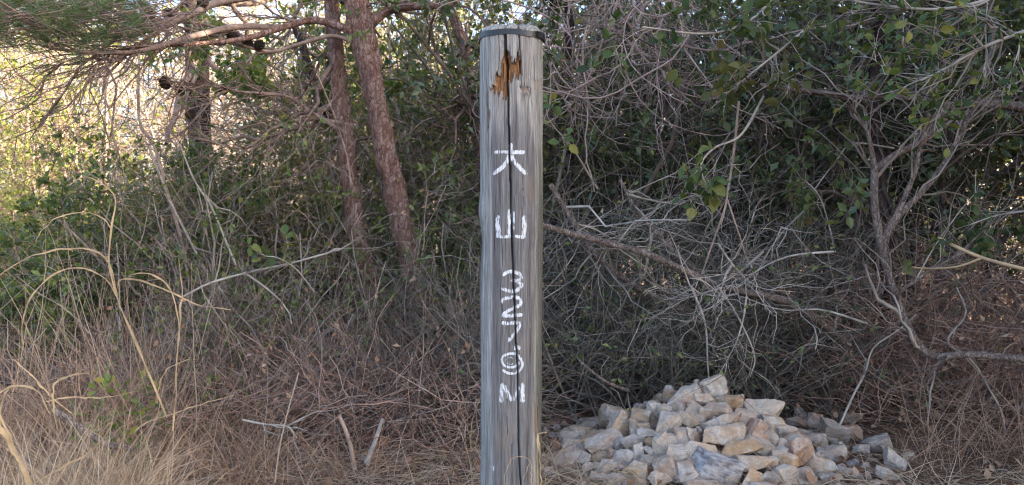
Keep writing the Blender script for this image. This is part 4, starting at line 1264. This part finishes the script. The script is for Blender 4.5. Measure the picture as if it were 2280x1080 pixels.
spray('little leaf cluster above the dead bough, far right', [(1860, 560, 3.5), (1840, 480, 3.45), (1820, 430, 3.4), (1790, 400, 3.4)], .004, .002, 40, (.035, .055), 'leaf_mid', side=8, L=(.06, .16))
spray('mid-air branchlet with olive leaves left of the multi-stemmed tree', [(1990, 330, 3.8), (1900, 320, 3.7), (1860, 360, 3.6), (1800, 440, 3.6)], .005, .002, 70, (.035, .06), 'leaf_olive', side=10, L=(.08, .2))
spray('yellow-green sprig in the brush left of the reddish trunks', [(700, 650, 3.6), (660, 600, 3.55), (620, 575, 3.5), (590, 570, 3.5)], .003, .002, 24, (.035, .06), 'leaf_bright', side=6, L=(.05, .12))

# brush: dead and reddish twig shrubs along the edge of the clearing
BR = [(X_(480, 3.7), 3.7, .95, 'twig_mix', 'reddish dry shrub behind the reeds'), (X_(620, 3.6), 3.6, .85, 'twig_red', 'reddish-brown dry shrub left of the trunk feet'),
      (X_(760, 3.7), 3.7, .95, 'twig_mix', 'brown tangled dry shrub before the slim trunk'), (X_(900, 3.7), 3.7, .95, 'twig_brown', 'brown tangled dry shrub before the forked pine'),
      (X_(1020, 3.9), 3.9, 1.25, 'twig_olive', 'tall bare brown shrub against the post, left side')]
for x, y, h, tm, lab in BR:
    bush('dry_shrub', lab, 'shrub', (x, y), h * (.62 if x < -1.1 or x > -.3 else .30), .9, 16, 150, 380, 360, tm, 'leaf_dead', 170, (.02, .04), L1=(.25, .6) if x < -1.1 else (.15, .42), L2=(.12, .32), L3=(.08, .25), sr=.006, wob=.2, group='dry shrubs along the clearing edge', tilt=(.1, .9))
BG_ = [(X_(1260, 4.0), 4.0, 1.45, 'bare grey shrub against the post, right side'), (X_(1420, 4.1), 4.1, 1.2, 'bare grey twiggy shrub under the dead bough'), (X_(1580, 4.1), 4.1, 1.05, 'bare grey shrub behind the cairn peak'),
       (X_(1740, 4.2), 4.2, 1.3, 'bare grey shrub behind the right cairn shoulder')]
for x, y, h, lab in BG_:
    bush('bare_shrub', lab, 'shrub', (x, y), h * .7, 1.0, 12, 100, 300, 400, 'twig_olive', 'leaf_mid', 420, (.02, .035), L1=(.3, .7), L3=(.08, .25), sr=.007, wob=.26, group='bare grey shrubs behind the cairn', tilt=(.1, .9))
for x, y, h, lab in ((X_(1900, 4.4), 4.4, .9, 'reddish dry shrub under the multi-stemmed tree'), (X_(2060, 4.3), 4.3, .85, 'reddish dry shrub right of the leaning pale stem'), (X_(2220, 4.1), 4.1, .9, 'reddish dry shrub at the lower right edge')):
    bush('dry_shrub', lab, 'shrub', (x, y), h * .65, 1.0, 14, 110, 300, 300, 'twig_red', 'leaf_dead', 260, (.02, .04), L1=(.3, .7), L3=(.08, .25), sr=.006, group='dry shrubs along the clearing edge', tilt=(.1, .9))

for k, (px, y, h, nl) in enumerate(((540, 4.0, .75, 420), (660, 3.95, .6, 320), (730, 4.1, .8, 420), (985, 4.2, .8, 420), (430, 3.9, .7, 420), (1085, 4.3, .9, 420))):
    lab = ('dull green sprigs rising through the left brush', 'dull green sprigs low before the slim reddish trunk', 'dull green sprigs between slim trunk and left brush', 'dull green sprigs in the brush right of the forked pine', 'dull green sprigs behind the bent reed blades', 'dull green sprigs right behind the post foot')[k]
    bush('young_evergreen', lab, 'shrub', (X_(px, y), y), h, .6, 7, 60, 160, 260, 'twig_mix', 'leaf_mid', nl, (.022, .045), L1=(.15, .45), L2=(.08, .25), sr=.005, group='young evergreens in the brush')
for k, (px, y, h) in enumerate(((300, 4.1, 1.25), (470, 4.2, 1.35), (620, 4.15, 1.2), (700, 4.8, 1.2), (1010, 4.3, 1.3))):
    lab = ('sparse bare shrub standing before the broad green shrub', 'sparse bare shrub reaching up beside the dark straight trunk', 'sparse bare shrub in the gap left of the slim trunk', 'sparse bare shrub veiling the slim reddish trunk', 'sparse bare shrub just left of the post')[k]
    bush('sparse_shrub', lab, 'shrub', (X_(px, y), y), h, .7, 8, 60, 130, 130, 'twig_mix', 'leaf_dead', 40, (.02, .035), L1=(.25, .7), L2=(.15, .4), L3=(.08, .25), sr=.006, wob=.2, group='sparse bare shrubs left of the post')

# looping vines at upper middle right
for k, (xa, xb, n_, lab) in enumerate(((1210, 1380, 26, 'tangle of bare pinkish vines hanging right of the post head'), (1360, 1560, 34, 'denser curtain of bare hanging vines left of the leafy spray'))):
    t = thing('hanging_vine', lab, 'vine', tuple(float(v) for v in W((xa + xb) / 2, 20, 4.0)))
    P = np.empty((n_, 14, 3))
    P[:, 0] = [W(rng.uniform(xa, xb), rng.uniform(-120, 120), rng.uniform(3.6, 4.6)) for _ in range(n_)]
    d = unit(rng.normal(0, .5, (n_, 3)) * [1, .4, .6] + [0, 0, -.35])
    sp = rng.normal(0, .32, (n_, 1))
    for m_ in range(1, 14):
        d = unit(d + np.concatenate([-d[:, 2:3] * sp, rng.normal(0, .1, (n_, 1)), d[:, 0:1] * sp], 1) + rng.normal(0, .14, (n_, 3)) + [0, 0, -.05])
        P[:, m_] = P[:, m_ - 1] + d * rng.uniform(.05, .10, (n_, 1))
    R = rng.uniform(.0022, .006, (n_, 1)) * np.linspace(1, .6, 14)[None]
    a = grow(P, R, n_ * 7, (.12, .45), (.3, 1.2), .6, 7, .25, -.02, 0, 1, .004)
    twigs('stems', M['vine'], [(P, R), a], t, 5)

M['leaf_tan'] = mat_island('leaf_tan', [(.24, .18, .125), (.30, .235, .165), (.25, .25, .10), (.33, .265, .205), (.20, .22, .08)], .7, .3, tcol=(1, .9, .7))
# ------------------------------------------------------------------ background wood
for k, (x, y, h) in enumerate(((-.9, 8.2, 2.9), (.6, 8.0, 3.4), (2.1, 7.6, 4.4), (3.8, 7.2, 4.6), (5.2, 6.2, 4.8))):
    lab = ('tall olive tree far behind the reddish trunks', 'tall dark tree far behind the post', 'tall dark tree far behind the dead bough', 'tall dark tree behind the multi-stemmed tree', 'tall dark tree beyond the right edge')[k]
    bush('background_tree', lab, 'tree', (x, y), h, 2.0, 9, 150, 650, 1800, 'twig_dark' if k else 'twig_brown', 'leaf_dark' if k else 'leaf_olive', 9500, (.05, .085), L1=(.5, 1.4), L2=(.3, .7), L3=(.15, .4), sr=.03, group='trees at the back of the thicket')
for k, (x, y, h) in enumerate(((3.0, 6.4, 3.6), (4.4, 5.6, 3.8), (5.6, 8.4, 4.6), (4.0, 9.4, 4.4), (1.4, 9.6, 4.0))):
    lab = ('grey-green tree dim behind the forking small tree', 'grey-green tree just beyond the right edge leaves', 'far grey-green tree at the right', 'far grey-green tree behind the dark upright stem', 'far grey-green tree behind the hanging vines')[k]
    bush('background_tree', lab, 'tree', (x, y), h, 2.0, 9, 130, 450, 1000, 'twig_brown', 'leaf_dark', 8000, (.05, .085), L1=(.5, 1.3), L2=(.3, .7), L3=(.15, .4), sr=.03, group='trees at the back of the thicket')
# unseen trees added right of the clearing to keep the sun off it
for k, (x, y, h) in enumerate(((5.9, 3.0, 5.6), (6.1, 1.3, 6.0), (7.4, 2.8, 6.8), (7.0, -.2, 6.4), (8.7, 1.4, 7.2), (8.9, 4.2, 7.0), (9.0, -1.6, 7.2))):
    lab = ('unseen evergreen added nearest the right edge, shading the clearing', 'unseen shade evergreen second in from the right edge', 'tall unseen shade evergreen right of the clearing, behind the nearest', 'tall unseen shade evergreen right of the clearing, level with the post', 'tallest unseen shade evergreen far right of the clearing', 'unseen shade evergreen at the far right behind the thicket end', 'unseen shade evergreen far right and behind the viewpoint')[k]
    bush('unseen_shade_tree', lab, 'tree', (x, y), h, 1.9, 9, 150, 600, 1300, 'twig_dark', 'leaf_dark', 15000, (.11, .19), L1=(.5, 1.2), L2=(.3, .7), L3=(.2, .5), sr=.04, group='unseen shade trees added right of the clearing')
# sunlit wood down the left slope
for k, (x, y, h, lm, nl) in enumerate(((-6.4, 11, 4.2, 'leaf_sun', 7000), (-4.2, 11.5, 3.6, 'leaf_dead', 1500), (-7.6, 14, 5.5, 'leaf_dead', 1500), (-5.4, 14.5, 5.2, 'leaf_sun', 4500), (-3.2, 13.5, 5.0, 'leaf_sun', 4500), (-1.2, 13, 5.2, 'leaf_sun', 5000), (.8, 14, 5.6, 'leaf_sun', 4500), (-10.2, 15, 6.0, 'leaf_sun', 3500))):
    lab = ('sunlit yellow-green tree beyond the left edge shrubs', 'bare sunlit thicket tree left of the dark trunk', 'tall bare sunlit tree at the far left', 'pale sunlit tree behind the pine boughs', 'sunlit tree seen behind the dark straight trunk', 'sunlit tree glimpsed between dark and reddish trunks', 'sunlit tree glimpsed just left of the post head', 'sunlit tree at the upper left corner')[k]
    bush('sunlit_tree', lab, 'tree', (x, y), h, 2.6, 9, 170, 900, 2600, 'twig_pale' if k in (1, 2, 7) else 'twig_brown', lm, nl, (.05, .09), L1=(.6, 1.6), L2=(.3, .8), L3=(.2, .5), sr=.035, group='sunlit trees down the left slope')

def far_wood(n, nl, x0, x1, y0, y1, h, tm, lm, label):
    p = np.stack([rng.uniform(x0, x1, n), rng.uniform(y0, y1, n), np.zeros(n)], -1)
    p[:, 2] = ground_z(p[:, 0], p[:, 1]) + h * rng.uniform(0, 1, n)
    d = unit(rdirs(n) * [.8, .6, .6] + [0, 0, .7])
    K = 6
    P = np.empty((n, K, 3))
    P[:, 0] = p
    Ls = rng.uniform(.5, 2.0, n)[:, None] / (K - 1)
    for k in range(1, K):
        d = unit(d + rng.normal(0, .16, (n, 3)))
        P[:, k] = P[:, k - 1] + d * Ls
    g = Geo()
    tubes(g, P, rng.uniform(.004, .016, n)[:, None] * np.linspace(1, .4, K)[None], 3)
    o = g.build('far_wood', M[tm])
    tag(o, label, 'woodland', kind='stuff')
    g = Geo()
    leaves(g, *leafpts(P, nl), (.06, .13), (.5, .8), up=.3)
    f = g.build('foliage', M[lm], o)
    f['kind'] = 'stuff'
far_wood(7000, 26000, -16, 1.5, 15.5, 20, 5.2, 'twig_pale', 'leaf_tan', 'sunlit bare wood down the slope at the upper left')
far_wood(3500, 16000, 0, 14, 12, 17, 3.0, 'twig_brown', 'leaf_dark', 'dim wood down the slope behind the thicket')

# ------------------------------------------------------------------ dry reeds, tussocks and litter
def reed(label, stalks, d, name='dry_reed'):
    """stalks: (points px, widths m)"""
    p0 = px3(stalks[0][0], d)
    t = thing(name, label, 'reed', root(p0))
    for i, (pts, w) in enumerate(stalks):
        g = Geo()
        ribbon(g, px3(pts, d), [q * .62 for q in w], 40)
        g.build('stalk' if i == 0 else 'blade', M['reed'], t)
    return t
reed('tall tan reed curling over at its tip, left side', [
    ([(372, 930), (345, 862), (318, 795), (287, 722), (262, 660), (247, 605), (243, 575), (250, 505), (258, 452), (246, 422), (205, 396), (180, 396), (153, 413)], [.009, .010, .009, .008, .005, .002]),
    ([(262, 660), (245, 592), (215, 561), (160, 553), (100, 562), (45, 583), (-20, 625)], [.006, .007, .006, .004]),
    ([(249, 510), (225, 483), (185, 474), (130, 485), (95, 512), (78, 540)], [.004, .005, .004, .002]),
    ([(265, 670), (243, 632), (215, 608), (175, 596), (120, 610), (72, 655), (50, 715), (50, 760), (60, 800)], [.005, .007, .007, .006, .003])], 2.2)
reed('upright tan reed with two bent blades beside the curling one', [
    ([(385, 960), (393, 860), (396, 770), (402, 690), (404, 640), (398, 575)], [.008, .009, .008, .004]),
    ([(400, 760), (393, 680), (372, 635), (340, 612), (310, 608), (285, 615)], [.006, .008, .008, .004]),
    ([(262, 640), (268, 624), (295, 621), (350, 637), (400, 660), (450, 680), (515, 690)], [.004, .008, .009, .006, .003]),
    ([(350, 900), (355, 860), (375, 820), (420, 800)], [.005, .006, .003])], 2.35)
reed('thick tan reed stem cutting the lower left corner', [([(75, 1120), (60, 1060), (35, 1010), (10, 965), (-20, 930)], [.02, .02, .018, .016]), ([(40, 1015), (0, 920), (-5, 880), (20, 860)], [.006, .008, .004])], 1.9)
reed('pale flat blades arching out of the left tussock', [
    ([(130, 960), (118, 900), (122, 855), (150, 838), (200, 830)], [.006, .009, .009, .004]), ([(0, 960), (5, 900), (25, 862), (80, 868), (110, 920)], [.006, .009, .008, .004]),
    ([(30, 800), (70, 835), (110, 880), (160, 920)], [.004, .008, .008, .004]), ([(100, 895), (160, 885), (230, 885), (300, 872)], [.005, .006, .005, .003]),
    ([(60, 1085), (140, 1040), (210, 1000), (250, 940), (210, 975)], [.006, .008, .006, .003]), ([(300, 960), (330, 940), (430, 905), (520, 880)], [.004, .006, .004, .002])], 2.1)
reed('broken straw standing against the right foot of the post', [
    ([(1197, 1110), (1198, 1040), (1197, 966)], [.005, .006, .005]), ([(1206, 1110), (1204, 1040), (1199, 968)], [.005, .006, .005]), ([(1199, 966), (1210, 963), (1219, 962)], [.004, .004, .003])], 2.07)
reed('thin curled straw loop before the foot of the post', [
    ([(1135, 1120), (1125, 1075), (1128, 1045), (1142, 1022), (1162, 1016), (1178, 1024), (1184, 1040)], [.003, .003, .002]), ([(1160, 1110), (1166, 1070), (1178, 1033)], [.002, .002, .002]), ([(1183, 1110), (1184, 1040)], [.003, .003])], 2.0)
reed('tall thin dry grass stem left of the post foot', [
    ([(1050, 1120), (1050, 1040), (1048, 960), (1055, 920), (1072, 885), (1076, 878)], [.004, .004, .004, .003]), ([(1048, 975), (1040, 950), (1032, 935)], [.003, .003]), ([(1049, 980), (1062, 995), (1074, 1002)], [.003, .003, .002])], 2.3)
def tussock(label, x, y, n, h, spread, mat, w=(.003, .007), lean=.35, grav=-.14, name='grass_tussock'):
    t = thing(name, label, 'grass', (x, y, gz(x, y)))
    a = rng.uniform(0, 2 * PI, n)
    r = spread * np.sqrt(rng.uniform(0, 1, n))
    base = np.stack([x + r * np.cos(a), y + r * np.sin(a) * .7, np.zeros(n)], -1)
    base[:, 2] = ground_z(base[:, 0], base[:, 1]) - .01
    d = rng.normal(0, lean, (n, 3))
    d[:, 2] = 1
    g = Geo()
    blades(g, base, d, rng.uniform(*h, n), rng.uniform(*w, n), 7, grav, .09)
    g.build('blades', M[mat], t)['kind'] = 'stuff'
    return t
tussock('pale cut straw tussock at the bottom left', X_(190, 2.35), 2.35, 700, (.18, .46), .24, 'straw', w=(.002, .006))
tussock('straw tussock filling the lower left corner', X_(20, 2.2), 2.2, 700, (.2, .52), .28, 'straw', w=(.002, .006), lean=.45)
tussock('reddish dry grass clump behind the left reeds', X_(110, 3.1), 3.1, 620, (.3, .8), .45, 'straw_red', w=(.002, .005))
tussock('bleached bent grass between the two left tussocks', X_(130, 2.6), 2.6, 300, (.25, .6), .3, 'straw', w=(.002, .005), lean=.7)
tussock('reddish dry grass clump before the broad green shrub', X_(330, 3.3), 3.3, 450, (.25, .6), .42, 'straw_red', w=(.002, .005), lean=.5)
tussock('thin dry grass between reeds and brush', X_(420, 2.9), 2.9, 380, (.2, .6), .38, 'straw_red', w=(.002, .004), lean=.6)
tussock('matted dry grass left of the broken sticks', X_(620, 2.95), 2.95, 360, (.15, .45), .4, 'straw_red', w=(.002, .004), lean=.9)
tussock('sparse dry grass in front of the bluish hidden stone', X_(960, 3.0), 3.0, 160, (.12, .45), .4, 'straw_red', w=(.002, .004), lean=.8)
tussock('thin reddish grass at the lower right corner', X_(2230, 3.2), 3.2, 190, (.2, .6), .4, 'straw_red', w=(.002, .004), lean=.6)
tussock('sparse straw between post and cairn', X_(1250, 3.0), 3.0, 110, (.08, .3), .22, 'straw', w=(.002, .004), lean=.9)
tussock('tall thin dry grass stems standing before the green shrubs', X_(260, 3.5), 3.5, 70, (.6, 1.15), .55, 'straw', w=(.003, .006), lean=.16, grav=-.05)
tussock('few tall straw stems near the slanting pale sapling', X_(430, 3.3), 3.3, 34, (.5, 1.0), .3, 'straw', w=(.003, .006), lean=.2, grav=-.05)
bush('green_seedling', 'small green leafy plant low among the left grass', 'plant', (X_(235, 2.9), 2.9), .38, .35, 7, 40, 120, 0, 'twig_brown', 'leaf_bright', 230, (.03, .055), L1=(.08, .2), L2=(.04, .1), sr=.004)
bush('green_seedling', 'dark green seedling in the brush left of the trunk feet', 'plant', (X_(470, 3.3), 3.3), .4, .4, 6, 30, 90, 0, 'twig_brown', 'leaf_mid', 130, (.03, .05), L1=(.08, .2), L2=(.04, .1), sr=.004)

def scatter(n, x0, x1, y0, y1, pw=1.0):
    x = rng.uniform(x0, x1, n)
    y = y0 + (y1 - y0) * rng.uniform(0, 1, n) ** pw
    return np.stack([x, y, ground_z(x, y)], -1)
# fallen needles, straw and dead leaves on the floor
n = 26000
p = scatter(n, -3.6, 3.6, 2.2, 5.2, 1.3)
d = rdirs(n) * [1, 1, .18] + [0, 0, .05]
p[:, 2] += rng.uniform(.0, .02, n)
g = Geo()
blades(g, p, d, rng.uniform(.04, .14, n), rng.uniform(.0015, .0035, n), 3, -.05, .15)
tag(g.build('needle_litter', M['needle_dead']), 'reddish fallen needles and bits covering the floor', 'litter', kind='stuff')
n = 5200
p = np.concatenate([scatter(3600, -2.2, .3, 2.2, 3.25), scatter(1600, .1, 2.4, 2.3, 3.0)])
p[:, 2] += rng.uniform(.005, .03, n)
d = rdirs(n) * [1, .6, .2] + [0, 0, .06]
g = Geo()
blades(g, p, d, rng.uniform(.1, .34, n), rng.uniform(.002, .0045, n), 5, -.06, .16)
tag(g.build('straw_litter', M['straw']), 'pale dry straw lying flat along the front of the clearing', 'straw', kind='stuff')
n = 2600
p = scatter(n, -3.2, 3.4, 2.4, 5.0)
p[:, 2] += rng.uniform(.005, .03, n)
g = Geo()
leaves(g, p, rdirs(n) * [1, 1, .2], (.03, .065), (.45, .65), up=1.4, detail=True)
tag(g.build('leaf_litter', M['leaf_dead']), 'curled brown dead leaves scattered on the floor', 'litter', kind='stuff')
# tangle of dead stems low under everything: nobody could count it
def tangle(n, x0, x1, y0, y1, h, L, mat, name, label, r=(.0015, .0035)):
    p = scatter(n, x0, x1, y0, y1)
    p[:, 2] += h * rng.uniform(0, 1, n) ** 1.4
    d = unit(rdirs(n) * [1, .8, .75] + [0, 0, .15])
    K = 6
    P = np.empty((n, K, 3))
    P[:, 0] = p
    Ls = rng.uniform(*L, n)[:, None] / (K - 1)
    for k in range(1, K):
        d = unit(d + rng.normal(0, .17, (n, 3)))
        P[:, k] = P[:, k - 1] + d * Ls
    P[:, 1:-1] += rng.normal(0, .008, (n, K - 2, 3))
    P[..., 2] = np.maximum(P[..., 2], .01)
    R = rng.uniform(*r, n)[:, None] * np.linspace(1, .5, K)[None]
    return tag(twigs(name, M[mat], [(P, R)], None, 3), label, 'undergrowth', kind='stuff')
tangle(2000, -2.6, .1, 3.25, 4.6, .3, (.2, .7), 'twig_mix', 'undergrowth', 'tangle of brown dead stems left of the post')
tangle(1200, -2.4, 0, 3.0, 4.4, .28, (.2, .6), 'twig_red', 'undergrowth', 'low tangle of reddish dead stems left of the post')
tangle(1700, .0, 2.0, 3.8, 5.0, 1.0, (.2, .7), 'twig_olive', 'undergrowth', 'tangle of grey dead stems behind the cairn')
tangle(1500, 1.5, 3.6, 3.6, 4.8, .7, (.2, .7), 'twig_red', 'undergrowth', 'tangle of reddish dead stems right of the cairn')
tangle(1000, -3.0, 1.0, 5.0, 6.4, 1.9, (.3, .9), 'twig_mix', 'undergrowth', 'thin bare stems filling the wood behind the trunks', (.002, .005))
tangle(1500, .6, 4.2, 4.4, 6.0, 2.0, (.3, .9), 'twig_mix', 'undergrowth', 'thin bare stems filling the wood behind the bough', (.002, .005))
